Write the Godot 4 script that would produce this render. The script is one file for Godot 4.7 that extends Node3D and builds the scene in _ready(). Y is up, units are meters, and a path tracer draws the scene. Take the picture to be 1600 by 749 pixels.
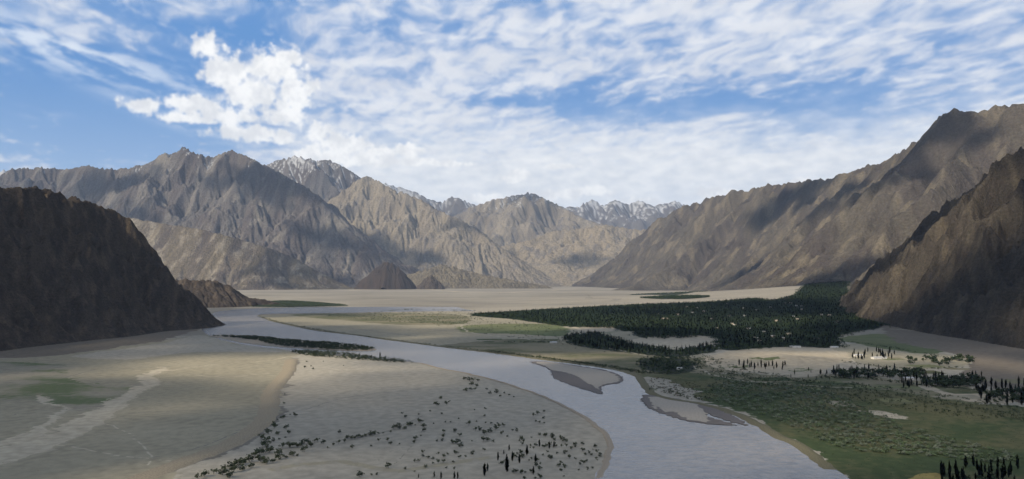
extends Node3D
# A wide mountain valley with a silty river, sand flats, an oasis village and snow peaks far behind.
# Metres, y up, the camera looks towards -z from a height of 213 m above the valley floor.

const EYE := 213.0
const LENS := 1220.0                 # focal length in pixels of the 1600 x 749 photograph
const PITCH := 0.0471                # upward tilt of the camera
var rng := RandomNumberGenerator.new()
var used := {}

# ------------------------------------------------------------------ helpers
func numbered(called: String) -> String:
	var n: int = used.get(called, -1) + 1
	used[called] = n
	return called if n == 0 else "%s_%03d" % [called, n]

func tag(o: Node, label: String, category := "", group := "", kind := "") -> void:
	o.set_meta("label", label)
	if category: o.set_meta("category", category)
	if group: o.set_meta("group", group)
	if kind: o.set_meta("kind", kind)

func put(mesh: Mesh, called: String, mat: Material, parent: Node = null) -> MeshInstance3D:
	var o := MeshInstance3D.new()
	o.mesh = mesh
	if mat: o.material_override = mat
	if parent == null:
		o.name = numbered(called)
		add_child(o)
	else:
		o.name = called
		parent.add_child(o, true)
	return o

func sight(px: float, py: float) -> Vector3:
	var d := Vector3((px - 800.0) / LENS, (374.5 - py) / LENS, -1.0)
	return d.rotated(Vector3.RIGHT, PITCH)

func at(px: float, py: float, dist: float) -> Vector3:      # the point seen there, dist metres ahead
	var d := sight(px, py)
	return Vector3(0, EYE, 0) + d * (dist / -d.z)

func on_ground(px: float, py: float) -> Vector3:            # where that line of sight meets the terrain
	var d := sight(px, py)
	d /= -d.z
	if d.y > -0.004: d.y = -0.004
	var t := EYE / -d.y
	var p := Vector3(d.x * t, 0, -t)
	var h := ground_h(p.x, p.z)
	if absf(h) < 0.5: return Vector3(p.x, h, p.z)
	var lo := 300.0
	var step := 40.0
	while lo < t + 2000.0:
		var q := lo + step
		if EYE + d.y * q < ground_h(d.x * q, -q):
			for k in 8:
				var mid := (lo + q) * 0.5
				if EYE + d.y * mid < ground_h(d.x * mid, -mid): q = mid
				else: lo = mid
			break
		lo = q
		step = maxf(20.0, lo * 0.02)
	return Vector3(d.x * lo, ground_h(d.x * lo, -lo), -lo)

func outline(pix: Array, wobble := 0.0, cell := 30.0, sd := 1) -> PackedVector2Array:   # a closed outline on the ground with a natural, uneven edge
	var pts := PackedVector2Array()
	for p in pix:
		var w := on_ground(p[0], p[1])
		pts.append(Vector2(w.x, w.z))
	return roughen(pts, wobble, cell, sd)

func roughen(pts: PackedVector2Array, wobble: float, cell: float, sd: int, closed := true) -> PackedVector2Array:
	var n := pts.size()
	var out := PackedVector2Array()
	var nz := FastNoiseLite.new()
	nz.seed = sd
	nz.frequency = 0.35 / cell
	nz.fractal_octaves = 4
	for i in (n if closed else n - 1):
		var p0 := pts[(i - 1 + n) % n] if closed else pts[maxi(i - 1, 0)]
		var p1 := pts[i]
		var p2 := pts[(i + 1) % n]
		var p3 := pts[(i + 2) % n] if closed else pts[mini(i + 2, n - 1)]
		var k := clampi(int(p1.distance_to(p2) / cell), 2, 60)
		for j in k:
			var q := p1.cubic_interpolate(p2, p0, p3, float(j) / k)
			q += Vector2(nz.get_noise_2d(q.x, q.y), nz.get_noise_2d(q.x + 5000.0, q.y)) * wobble
			out.append(q)
	if not closed: out.append(pts[n - 1])
	return out

# ------------------------------------------------------------------ noise shared by textures
var NA := PackedByteArray()     # fine
var NB := PackedByteArray()     # mid
var NC := PackedByteArray()     # warp and patches
func noise_bytes(sd: int, freq: float, oct: int, kind := FastNoiseLite.TYPE_SIMPLEX_SMOOTH) -> PackedByteArray:
	var n := FastNoiseLite.new()
	n.seed = sd
	n.noise_type = kind
	n.frequency = freq
	n.fractal_octaves = oct
	var im := n.get_seamless_image(1024, 1024, false, false, 0.12, true)
	im.convert(Image.FORMAT_L8)
	return im.get_data()

# ------------------------------------------------------------------ sky
var sky_n1 := FastNoiseLite.new()
var sky_n2 := FastNoiseLite.new()
var sky_n3 := FastNoiseLite.new()
var sky_rows := {}
# cumulus: azimuth, elevation, half width, half height (degrees)
var PUFFS := [[-21.6, 15.4, 0.9, 1.0], [-20.4, 13.8, 1.7, 1.7], [-17.2, 14.4, 2.0, 1.6], [-16.3, 15.0, 1.2, 0.9], [-15.6, 13.0, 1.5, 1.6], [-18.6, 12.4, 2.2, 1.4], [-22.6, 11.5, 1.9, 0.9], [-25.6, 11.2, 1.4, 0.55], [-16.4, 11.4, 1.5, 1.3], [-20.4, 11.0, 2.6, 0.8], [-22.6, 10.6, 2.6, 0.45], [-18.6, 9.9, 2.8, 0.7], [-20.0, 10.0, 1.2, 0.4], [-16.6, 9.6, 1.3, 0.5],
	[-14.0, 10.1, 1.3, 0.8], [-12.6, 9.4, 1.6, 1.0], [-11.2, 9.5, 1.2, 0.8], [-13.8, 8.5, 2.4, 0.8], [-10.8, 8.3, 2.2, 0.7], [-9.4, 8.9, 1.2, 0.6], [-7.6, 9.1, 1.2, 0.6], [-7.2, 8.3, 2.3, 0.38], [-4.6, 8.2, 1.6, 0.3],
	[14.8, 5.8, 1.5, 0.55], [20.4, 6.5, 0.9, 0.28], [16.3, 5.4, 1.4, 0.5], [0.2, 7.2, 1.5, 0.6], [2.6, 5.9, 2.2, 0.5], [-2.4, 5.6, 2.0, 0.5], [5.5, 6.2, 2.0, 0.5], [9.0, 5.2, 2.4, 0.5], [3.8, 8.0, 1.6, 0.22]]

func sstep(a: float, b: float, x: float) -> float:
	var t := clampf((x - a) / (b - a), 0.0, 1.0)
	return t * t * (3.0 - 2.0 * t)

func puff_body(a: float, e: float, near: Array) -> Vector2:      # how far inside the cloud, and a random mottle for its tone
	var best := -9.0
	var n := sky_n2.get_noise_2d(a * 13.0, e * 13.0)
	var m := sky_n2.get_noise_2d(a * 34.0 + 300.0, e * 34.0)
	for p in near:
		var dx: float = (a - p[0]) / p[2]
		var dy: float = (e - p[1]) / p[3]
		if dy < 0.0: dy *= 1.35
		var q := dx * dx + dy * dy
		if q < 5.0:
			best = maxf(best, 1.0 - sqrt(q))
	if best < -1.2: return Vector2(best, 0.0)
	return Vector2(best + 0.75 * n + 0.22 * m, sky_n2.get_noise_2d(a * 6.0 - 200.0, e * 6.0) + 0.3 * m)

func sky_color(az: float, el: float, near: Array) -> Color:      # degrees; az 0 is -z, positive to +x
	var up := sin(deg_to_rad(maxf(el, 0.0)))
	var c := Color(0.36, 0.50, 0.68).lerp(Color(0.095, 0.245, 0.53), sstep(0.0, 0.27, up))
	# a high layer of small clouds, as a flat sheet seen in perspective
	var a := deg_to_rad(az)
	var k := cos(deg_to_rad(el)) / (up + 0.075)
	var x := sin(a) * k
	var z := cos(a) * k
	var w := sky_n3.get_noise_2d(x * 60.0, z * 40.0)
	var w2 := sky_n3.get_noise_2d(x * 60.0 + 400.0, z * 40.0)
	# the long rolls lie obliquely
	var ru := x * 0.94 + z * 0.34 + w * 0.05
	var rv := -x * 0.34 + z * 0.94 + w2 * 0.10
	var cells := sky_n1.get_noise_2d(ru * 150.0, rv * 86.0)
	var rolls := sky_n1.get_noise_2d(ru * 36.0 + 71.0, rv * 32.0)
	var big := sky_n3.get_noise_2d(x * 9.0 + 77.0, z * 9.0 - 31.0)
	var cover := 0.44 + 0.40 * big
	# clear gap low on the left, long gap over the right-hand ridge
	cover -= 1.00 * exp(-pow((az + 28.0) / 9.0, 2.0) - pow((el - 10.5) / 4.4, 2.0))
	cover -= 0.55 * exp(-pow((az + 21.0) / 7.0, 2.0) - pow((el - 16.6) / 1.6, 2.0))
	cover -= 0.80 * exp(-pow((az - 15.0) / 8.0, 2.0) - pow((el - 11.9) / 1.1, 2.0))
	cover -= 0.60 * exp(-pow((az - 2.5) / 4.5, 2.0) - pow((el - 12.6) / 0.7, 2.0))
	cover -= 0.50 * exp(-pow((az - 24.0) / 6.0, 2.0) - pow((el - 10.3) / 1.3, 2.0))
	cover += 0.35 * exp(-pow((az - 4.0) / 14.0, 2.0) - pow((el - 8.5) / 2.4, 2.0))
	cover += 0.25 * exp(-pow((az - 6.0) / 20.0, 2.0) - pow((el - 16.5) / 2.6, 2.0))
	cover += 0.9 * exp(-pow((az - 15.0) / 2.4, 2.0) - pow((el - 11.1 - (az - 15.0) * 0.12) / 0.35, 2.0))
	var body := cover + rolls * 0.55
	var dens := sstep(-0.05, 0.85, body * 0.9 + cells * 0.62)
	var veil := sstep(-0.15, 0.75, body) * 0.45
	var grey := 0.5 + 0.5 * sky_n2.get_noise_2d(ru * 46.0 + 900.0, rv * 36.0)
	var white := Color(0.80, 0.81, 0.83).lerp(Color(0.52, 0.55, 0.62), grey * 0.85)
	c = c.lerp(Color(0.46, 0.53, 0.66), veil)
	c = c.lerp(white, dens * 0.92)
	# streaks of ice cloud in the clear gap
	var st := sky_n1.get_noise_2d(az * 4.0 + w * 3.0, (el + (az + 30.0) * 0.20) * 15.0 + w2 * 3.0)
	var stm := exp(-pow((az + 30.0) / 8.0, 2.0) - pow((el - 14.2 + (az + 30.0) * 0.20) / 1.2, 2.0)) + 0.6 * exp(-pow((az + 23.5) / 4.0, 2.0) - pow((el - 10.4 + (az + 23.5) * 0.34) / 0.5, 2.0)) + 0.35 * exp(-pow((az + 31.5) / 1.4, 2.0) - pow((el - 10.2) / 0.3, 2.0))
	c = c.lerp(Color(0.68, 0.74, 0.82), clampf(stm * sstep(-0.30, 0.45, st) * 0.95, 0.0, 0.85))
	# low bank of pale cloud on the skyline, thinner towards the left
	var bn := sky_n2.get_noise_2d(az * 4.0, el * 12.0)
	var low := exp(-pow(maxf(el - 7.4 - bn * 1.8, 0.0) / 3.0, 2.0)) * sstep(-22.0, -9.0, az + bn * 5.0)
	var bt := sky_n2.get_noise_2d(az * 9.0 + 50.0, el * 20.0)
	c = c.lerp(Color(0.62, 0.655, 0.70).lerp(Color(0.83, 0.835, 0.835), clampf(0.5 + 0.7 * bt + 0.4 * bn, 0.0, 1.0)), clampf(low * 0.9, 0.0, 0.9))
	c = c.lerp(Color(0.60, 0.68, 0.78), 0.35 * exp(-pow(el / 4.0, 2.0)))
	# cumulus
	if near.size() > 0 and az > -30.0 and az < 26.0:
		var d := puff_body(az, el, near)
		if d.x > -0.15:
			var fluff := Color(0.70, 0.71, 0.725).lerp(Color(0.90, 0.895, 0.88), sstep(-0.40, 0.35, d.y))
			c = c.lerp(fluff, sstep(-0.15, 0.42, d.x) * 0.95)
	return c

func sky_row(i: int, w: int, h: int, first: int) -> void:
	var y := first + i
	var el := 90.0 - (y + 0.5) / h * 180.0
	if el > 21.0 and y % 4 != 0: return        # the high sky is coarser
	var near := PUFFS.filter(func(p: Array) -> bool: return absf(el - p[1]) < p[3] * 2.3)
	var out := PackedByteArray()
	out.resize(w * 3)
	var x := 0
	while x < w:
		var az := wrapf((x + 0.5) / w * 360.0, -180.0, 180.0)
		var skip := 1 if el < 21.0 and absf(az) < 42.0 else 4
		var c := sky_color(az, el, near).linear_to_srgb()
		for s in skip:
			out[(x + s) * 3] = clampi(int(c.r * 255.0 + 0.5), 0, 255)
			out[(x + s) * 3 + 1] = clampi(int(c.g * 255.0 + 0.5), 0, 255)
			out[(x + s) * 3 + 2] = clampi(int(c.b * 255.0 + 0.5), 0, 255)
		x += skip
	sky_mutex.lock()
	sky_rows[y] = out
	sky_mutex.unlock()
var sky_mutex := Mutex.new()

func make_sky() -> Sky:
	sky_n1.seed = 11; sky_n1.frequency = 0.06; sky_n1.fractal_octaves = 5; sky_n1.fractal_gain = 0.55
	sky_n2.seed = 23; sky_n2.frequency = 0.06; sky_n2.fractal_octaves = 6; sky_n2.fractal_gain = 0.55
	sky_n3.seed = 37; sky_n3.frequency = 0.05; sky_n3.fractal_octaves = 3
	var w := 4096
	var h := 2048
	var id := WorkerThreadPool.add_group_task(sky_row.bind(w, h, 0), 1024 + 8)
	WorkerThreadPool.wait_for_group_task_completion(id)
	var all := PackedByteArray()
	for y in 1032: all.append_array(sky_rows[y] if sky_rows.has(y) else sky_rows[y - y % 4])
	var last: PackedByteArray = sky_rows[1023]
	for y in h - 1032: all.append_array(last)
	sky_rows.clear()
	var pm := PanoramaSkyMaterial.new()
	pm.panorama = ImageTexture.create_from_image(Image.create_from_data(w, h, false, Image.FORMAT_RGB8, all))
	var s := Sky.new()
	s.sky_material = pm
	return s

# ------------------------------------------------------------------ mountains
# Every range is an eroded height field: ridges give the rough form, running water then cuts the valleys.
var RANGES := []
var range_meshes := []

func add_range(called: String, label: String, crest: Array, opt: Dictionary) -> void:
	opt["called"] = called
	opt["label"] = label
	opt["crest"] = crest
	RANGES.append(opt)

func weight(o: Dictionary) -> float:
	var c: Array = o.crest
	return (at(c[0][0], c[0][1], c[0][2]).distance_to(at(c[-1][0], c[-1][1], c[-1][2])) + o.reach) * o.reach / (o.cell * o.cell)

func build_range(index: int) -> void:
	var o: Dictionary = RANGES[index]
	var crest := PackedVector3Array()
	for c in o.crest: crest.append(at(c[0], c[1], c[2]))
	var cell: float = o.cell
	var wide: float = o.reach
	var back: float = o.get("back", wide * 0.4)
	var side: float = o.get("side", wide * 0.5)
	var n := crest.size()
	var p0 := Vector2(crest[0].x, crest[0].z)
	var p1 := Vector2(crest[n - 1].x, crest[n - 1].z)
	var ax := (p1 - p0).normalized()
	var front := Vector2(-ax.y, ax.x)
	if front.dot(Vector2(0, 0) - (p0 + p1) * 0.5) < 0.0: front = -front
	if o.has("front"):
		front = o.front
		ax = Vector2(front.y, -front.x)
		if ax.dot(p1 - p0) < 0.0: ax = -ax
	# local coordinates: u along the crest, v out to the front
	var loc := PackedVector3Array()
	var ulo := 1e9; var uhi := -1e9; var vlo := 1e9; var vhi := -1e9
	for c in crest:
		var q := Vector2(c.x, c.z) - p0
		var l := Vector3(q.dot(ax), c.y, q.dot(front))
		loc.append(l)
		ulo = minf(ulo, l.x); uhi = maxf(uhi, l.x); vlo = minf(vlo, l.z); vhi = maxf(vhi, l.z)
	ulo -= side; uhi += side; vlo -= back; vhi += wide
	var nu := int((uhi - ulo) / cell) + 1
	var nv := int((vhi - vlo) / cell) + 1
	var h := PackedFloat32Array()
	h.resize(nu * nv)
	var r := RandomNumberGenerator.new()
	r.seed = o.get("seed", 5)
	var top := 0.0
	for l in loc: top = maxf(top, l.y)
	# ridges: [a, b, reach at a, reach at b]
	var segs := []
	for i in n - 1:
		segs.append([loc[i], loc[i + 1], wide * pow(maxf(loc[i].y, 1.0) / top, 0.7), wide * pow(maxf(loc[i + 1].y, 1.0) / top, 0.7)])
	var gap: float = o.get("spurs", wide * 0.35)
	if gap > 0.0:
		var u := loc[0].x + gap * 0.4
		while u < loc[n - 1].x:
			var i := 0
			while i < n - 2 and loc[i + 1].x < u: i += 1
			var t := clampf((u - loc[i].x) / maxf(loc[i + 1].x - loc[i].x, 1.0), 0.0, 1.0)
			var s := loc[i].lerp(loc[i + 1], t)
			for dir in [1.0, -1.0]:
				var span: float = (wide if dir > 0.0 else back) * r.randf_range(0.6, 0.95) * pow(s.y / top, 0.7)
				var lean := r.randf_range(-0.5, 0.5) + float(o.get("lean", 0.0))
				var q := s
				for j in 4:
					var f := (j + 1) / 4.0
					var e := s + Vector3(lean * span * f + r.randf_range(-0.06, 0.06) * span, 0, dir * span * f)
					e.y = s.y * (pow(1.0 - f, 1.15) * 0.9 + 0.04)
					segs.append([q, e, wide * 0.42 * pow(q.y / top, 0.6), wide * 0.42 * pow(e.y / top, 0.6)])
					q = e
			u += gap * r.randf_range(0.6, 1.4)
	for sp in o.get("ridges", []):
		var q := Vector3.ZERO
		for j in sp.size():
			var c := at(sp[j][0], sp[j][1], sp[j][2])
			var g := Vector2(c.x, c.z) - p0
			var e := Vector3(g.dot(ax), c.y, g.dot(front))
			if j > 0: segs.append([q, e, sp[j - 1][3], sp[j][3]])
			q = e
	var bend: float = o.get("profile", 1.3)
	for sg in segs:
		var a: Vector3 = sg[0]
		var b: Vector3 = sg[1]
		var wa: float = sg[2]
		var wb: float = sg[3]
		var big := maxf(wa, wb)
		var i0 := clampi(int((minf(a.x, b.x) - big - ulo) / cell), 0, nu - 1)
		var i1 := clampi(int((maxf(a.x, b.x) + big - ulo) / cell) + 1, 0, nu - 1)
		var j0 := clampi(int((minf(a.z, b.z) - big - vlo) / cell), 0, nv - 1)
		var j1 := clampi(int((maxf(a.z, b.z) + big - vlo) / cell) + 1, 0, nv - 1)
		var dx := b.x - a.x
		var dz := b.z - a.z
		var len2 := maxf(dx * dx + dz * dz, 0.01)
		for j in range(j0, j1 + 1):
			var v := vlo + j * cell
			for i in range(i0, i1 + 1):
				var u := ulo + i * cell
				var t := clampf(((u - a.x) * dx + (v - a.z) * dz) / len2, 0.0, 1.0)
				var ex := u - a.x - dx * t
				var ez := v - a.z - dz * t
				var s := 1.0 - sqrt(ex * ex + ez * ez) / (wa + (wb - wa) * t)
				if s > 0.0:
					var y := (a.y + (b.y - a.y) * t) * pow(s, bend)
					if y > h[j * nu + i]: h[j * nu + i] = y
	# target skyline of every column, then roughness
	var want := PackedFloat32Array()
	want.resize(nu)
	var nz := FastNoiseLite.new()
	nz.seed = o.get("seed", 5) * 7 + 3
	nz.frequency = 1.0 / (wide * 0.35)
	nz.fractal_octaves = 7
	nz.fractal_gain = 0.62
	var rough: float = o.get("rough", 0.16)
	for i in nu:
		var m := 0.0
		for j in nv: m = maxf(m, h[j * nu + i])
		want[i] = m
	for j in nv:
		for i in nu:
			var k := j * nu + i
			var y := h[k]
			h[k] = maxf(0.0, y + (y * 0.7 + top * 0.06) * rough * 2.0 * nz.get_noise_2d(i * cell, j * cell) * minf(y / (top * 0.08), 1.0) + r.randf() * cell * 0.3 * minf(y / 20.0, 1.0))
	erode(h, nu, nv, cell, o.get("rain", 11), o.get("cut", 0.02), o.get("steep", 1.7))
	# lift the worn skyline back to where it was
	var got := PackedFloat32Array()
	got.resize(nu)
	for i in nu:
		var m := 1.0
		for j in nv: m = maxf(m, h[j * nu + i])
		got[i] = clampf(want[i] / m, 0.6, 1.8)
	var half := int(o.get("ease", 5))
	for i in nu:
		var s := 0.0
		var c := 0
		for k in range(maxi(0, i - half), mini(nu - 1, i + half) + 1):
			s += got[k]
			c += 1
		s /= c
		for j in nv: h[j * nu + i] *= s
	# mesh
	var pos := PackedVector3Array()
	var nrm := PackedVector3Array()
	var col := PackedColorArray()
	pos.resize(nu * nv); nrm.resize(nu * nv); col.resize(nu * nv)
	var c1: Color = o.c1
	var c2: Color = o.c2
	var c3: Color = o.get("c3", o.c1)
	var snow: float = o.get("snow", 1e9)
	var cn := FastNoiseLite.new()
	cn.seed = 91 + int(o.seed)
	cn.frequency = 1.0 / float(o.get("patch", 900.0))
	cn.fractal_octaves = 5
	cn.fractal_gain = 0.6
	var sink: float = o.get("sink", 6.0)
	var jit := FastNoiseLite.new()
	jit.seed = 400 + int(o.seed)
	jit.frequency = 1.0 / (cell * 5.0)
	jit.fractal_octaves = 4
	jit.fractal_type = FastNoiseLite.FRACTAL_RIDGED
	var bite: float = o.get("crag", 0.6) * cell
	for j in nv:
		for i in nu:
			var k := j * nu + i
			h[k] += jit.get_noise_2d(i * cell, j * cell) * bite * minf(h[k] / 30.0, 1.0)
	for j in nv:
		for i in nu:
			var k := j * nu + i
			var w := p0 + ax * (ulo + i * cell) + front * (vlo + j * cell)
			pos[k] = Vector3(w.x, h[k] - sink, w.y)
			var il := maxi(i - 1, 0); var ir := mini(i + 1, nu - 1)
			var jl := maxi(j - 1, 0); var jr := mini(j + 1, nv - 1)
			var gu := (h[j * nu + ir] - h[j * nu + il]) / ((ir - il) * cell)
			var gv := (h[jr * nu + i] - h[jl * nu + i]) / ((jr - jl) * cell)
			var g2 := ax * gu + front * gv
			nrm[k] = Vector3(-g2.x, 1.0, -g2.y).normalized()
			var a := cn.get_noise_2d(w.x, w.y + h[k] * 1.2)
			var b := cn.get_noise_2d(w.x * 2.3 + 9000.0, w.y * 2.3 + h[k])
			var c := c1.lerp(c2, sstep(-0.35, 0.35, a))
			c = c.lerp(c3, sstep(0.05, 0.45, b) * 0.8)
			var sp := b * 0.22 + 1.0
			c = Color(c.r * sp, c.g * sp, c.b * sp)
			if h[k] > snow * 0.8:
				# old snow lies in the hollows and gentler slopes of the high ground
				var hollow := (h[j * nu + il] + h[j * nu + ir] + h[jl * nu + i] + h[jr * nu + i]) * 0.25 - h[k]
				var s := (h[k] - snow) / (snow * 0.10) + a * 2.2 + hollow / cell * 3.5 - maxf(g2.length() - 0.9, 0.0) * 1.5
				c = c.lerp(Color(0.80, 0.82, 0.85), sstep(0.1, 0.9, s))
			col[k] = c
	var idx := PackedInt32Array()
	var flip := ax.x * front.y - ax.y * front.x > 0.0
	for j in nv - 1:
		for i in nu - 1:
			var a := j * nu + i
			var b := a + 1
			var c := a + nu
			var d := c + 1
			if maxf(maxf(h[a], h[b]), maxf(h[c], h[d])) < 0.3: continue
			if flip: idx.append_array(PackedInt32Array([a, b, d, a, d, c]))
			else: idx.append_array(PackedInt32Array([a, d, b, a, c, d]))
	var arr := []
	arr.resize(Mesh.ARRAY_MAX)
	arr[Mesh.ARRAY_VERTEX] = pos
	arr[Mesh.ARRAY_NORMAL] = nrm
	arr[Mesh.ARRAY_COLOR] = col
	arr[Mesh.ARRAY_INDEX] = idx
	range_meshes[index] = arr

func erode(h: PackedFloat32Array, nu: int, nv: int, cell: float, rounds: int, cut: float, steep: float) -> void:
	var n := nu * nv
	var rec := PackedInt32Array(); rec.resize(n)
	var far := PackedFloat32Array(); far.resize(n)
	var area := PackedFloat32Array(); area.resize(n)
	var deg := PackedInt32Array(); deg.resize(n)
	var order := PackedInt32Array(); order.resize(n)
	var off := [1, -1, nu, -nu, nu + 1, nu - 1, -nu + 1, -nu - 1]
	var offs := PackedInt32Array(off)
	var diag := cell * 1.41421
	for it in rounds:
		deg.fill(0)
		area.fill(1.0)
		for j in nv:
			for i in nu:
				var k := j * nu + i
				rec[k] = k
				if i == 0 or j == 0 or i == nu - 1 or j == nv - 1: continue
				var y := h[k]
				if y < 0.5: continue
				var best := 0.0
				var low := 1e9
				var to := k
				for q in 8:
					var m := k + offs[q]
					var hm := h[m]
					if hm < low: low = hm
					var s := (y - hm) * (1.0 if q < 4 else 0.7071)
					if s > best:
						best = s
						to = m
				if to == k:
					h[k] = low + 0.02
				else:
					rec[k] = to
					far[k] = cell if (absi(to - k) == 1 or absi(to - k) == nu) else diag
					deg[to] += 1
		var c := 0
		for k in n:
			if deg[k] == 0:
				order[c] = k
				c += 1
		var p := 0
		while p < c:
			var k := order[p]
			p += 1
			var to := rec[k]
			if to != k:
				area[to] += area[k]
				deg[to] -= 1
				if deg[to] == 0:
					order[c] = to
					c += 1
		for q in range(c - 1, -1, -1):
			var k := order[q]
			var to := rec[k]
			if to == k: continue
			var f := cut * sqrt(area[k])
			var y := (h[k] + f * h[to]) / (1.0 + f)
			var cap := h[to] + steep * far[k]
			h[k] = y if y < cap else cap

# ------------------------------------------------------------------ ground
var terrace := PackedVector2Array()
var gnoise := FastNoiseLite.new()
var BUMPS := []       # [x, z, radius x, radius z, height]
var ground_ready := false

func ground_h(x: float, z: float) -> float:
	var y := 0.0
	# the alluvial fan that carries the oasis village
	var fx := x - 2950.0
	var fz := z + 5900.0
	var r := sqrt(fx * fx + fz * fz)
	if r < 3400.0:
		y += 200.0 * pow(1.0 - r / 3400.0, 1.5)
	for b in BUMPS:
		var dx: float = (x - b[0]) / b[2]
		var dz: float = (z - b[1]) / b[3]
		var q := dx * dx + dz * dz
		if q < 1.0:
			q = (1.0 - q)
			y += b[4] * q * q * (1.0 + 0.7 * gnoise.get_noise_2d(x * 3.0, z * 3.0))
	return y

var BANDS := [
	{"x": 950.0, "z0": -300.0, "z1": -1300.0, "w": 2048, "h": 1024, "step": 5.0},
	{"x": 2000.0, "z0": -1300.0, "z1": -2800.0, "w": 2048, "h": 1024, "step": 12.0},
	{"x": 5000.0, "z0": -2800.0, "z1": -7000.0, "w": 2048, "h": 1024, "step": 40.0},
	{"x": 15000.0, "z0": -7000.0, "z1": -24000.0, "w": 640, "h": 640, "step": 200.0}]
# what the ground is made of: two base colours (linear) that mix in patches
const SAND := 0; const PLAIN := 1; const MEADOW := 2; const BED := 3; const WASH := 4; const SCRUB := 5; const FIELD := 6
const GROVE := 7; const DUNE := 8; const FLATS := 9; const FOOT := 10; const SPARSE := 11; const STUBBLE := 12; const WET := 13; const SCARP := 14
var SOIL := [
	[Color(0.30, 0.275, 0.222), Color(0.235, 0.214, 0.17)], [Color(0.262, 0.236, 0.17), Color(0.185, 0.17, 0.122)], [Color(0.040, 0.059, 0.021), Color(0.078, 0.076, 0.034)],
	[Color(0.16, 0.15, 0.14), Color(0.13, 0.12, 0.11)], [Color(0.37, 0.33, 0.25), Color(0.28, 0.25, 0.19)], [Color(0.185, 0.163, 0.105), Color(0.085, 0.088, 0.045)],
	[Color(0.085, 0.105, 0.045), Color(0.14, 0.14, 0.07)], [Color(0.022, 0.030, 0.018), Color(0.035, 0.038, 0.024)], [Color(0.36, 0.31, 0.228), Color(0.265, 0.23, 0.168)],
	[Color(0.255, 0.23, 0.182), Color(0.16, 0.145, 0.117)], [Color(0.155, 0.13, 0.10), Color(0.11, 0.095, 0.074)], [Color(0.25, 0.225, 0.17), Color(0.095, 0.115, 0.055)],
	[Color(0.27, 0.21, 0.065), Color(0.22, 0.18, 0.07)], [Color(0.13, 0.12, 0.115), Color(0.17, 0.155, 0.14)], [Color(0.16, 0.145, 0.12), Color(0.22, 0.20, 0.165)]]
var PATCHES := []     # [class, outline]
var band_mask := []
var band_lines := []
var TRACKS := []     # [class, outline]: ways and rills with a clear edge
var band_rows := []

func fill_outline(im: Image, poly: PackedVector2Array, cls: int, b: Dictionary) -> void:
	var w: int = b.w
	var h: int = b.h
	var sx: float = w / (2.0 * b.x)
	var sz: float = h / (b.z0 - b.z1)
	var pts := PackedVector2Array()
	var lo := 1e9
	var hi := -1e9
	for p in poly:
		var q := Vector2((p.x + b.x) * sx, (b.z0 - p.y) * sz)
		pts.append(q)
		lo = minf(lo, q.y)
		hi = maxf(hi, q.y)
	var col := Color8(cls * 10, 0, 0)
	for y in range(maxi(0, int(lo)), mini(h - 1, int(hi) + 1) + 1):
		var yc := y + 0.5
		var xs := []
		for i in pts.size():
			var a := pts[i]
			var c := pts[(i + 1) % pts.size()]
			if (a.y <= yc) != (c.y <= yc): xs.append(a.x + (yc - a.y) / (c.y - a.y) * (c.x - a.x))
		xs.sort()
		for i in range(0, xs.size() - 1, 2):
			var x0 := clampi(int(round(xs[i])), 0, w)
			var x1 := clampi(int(round(xs[i + 1])), 0, w)
			if x1 > x0: im.fill_rect(Rect2i(x0, y, x1 - x0, 1), col)

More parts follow.
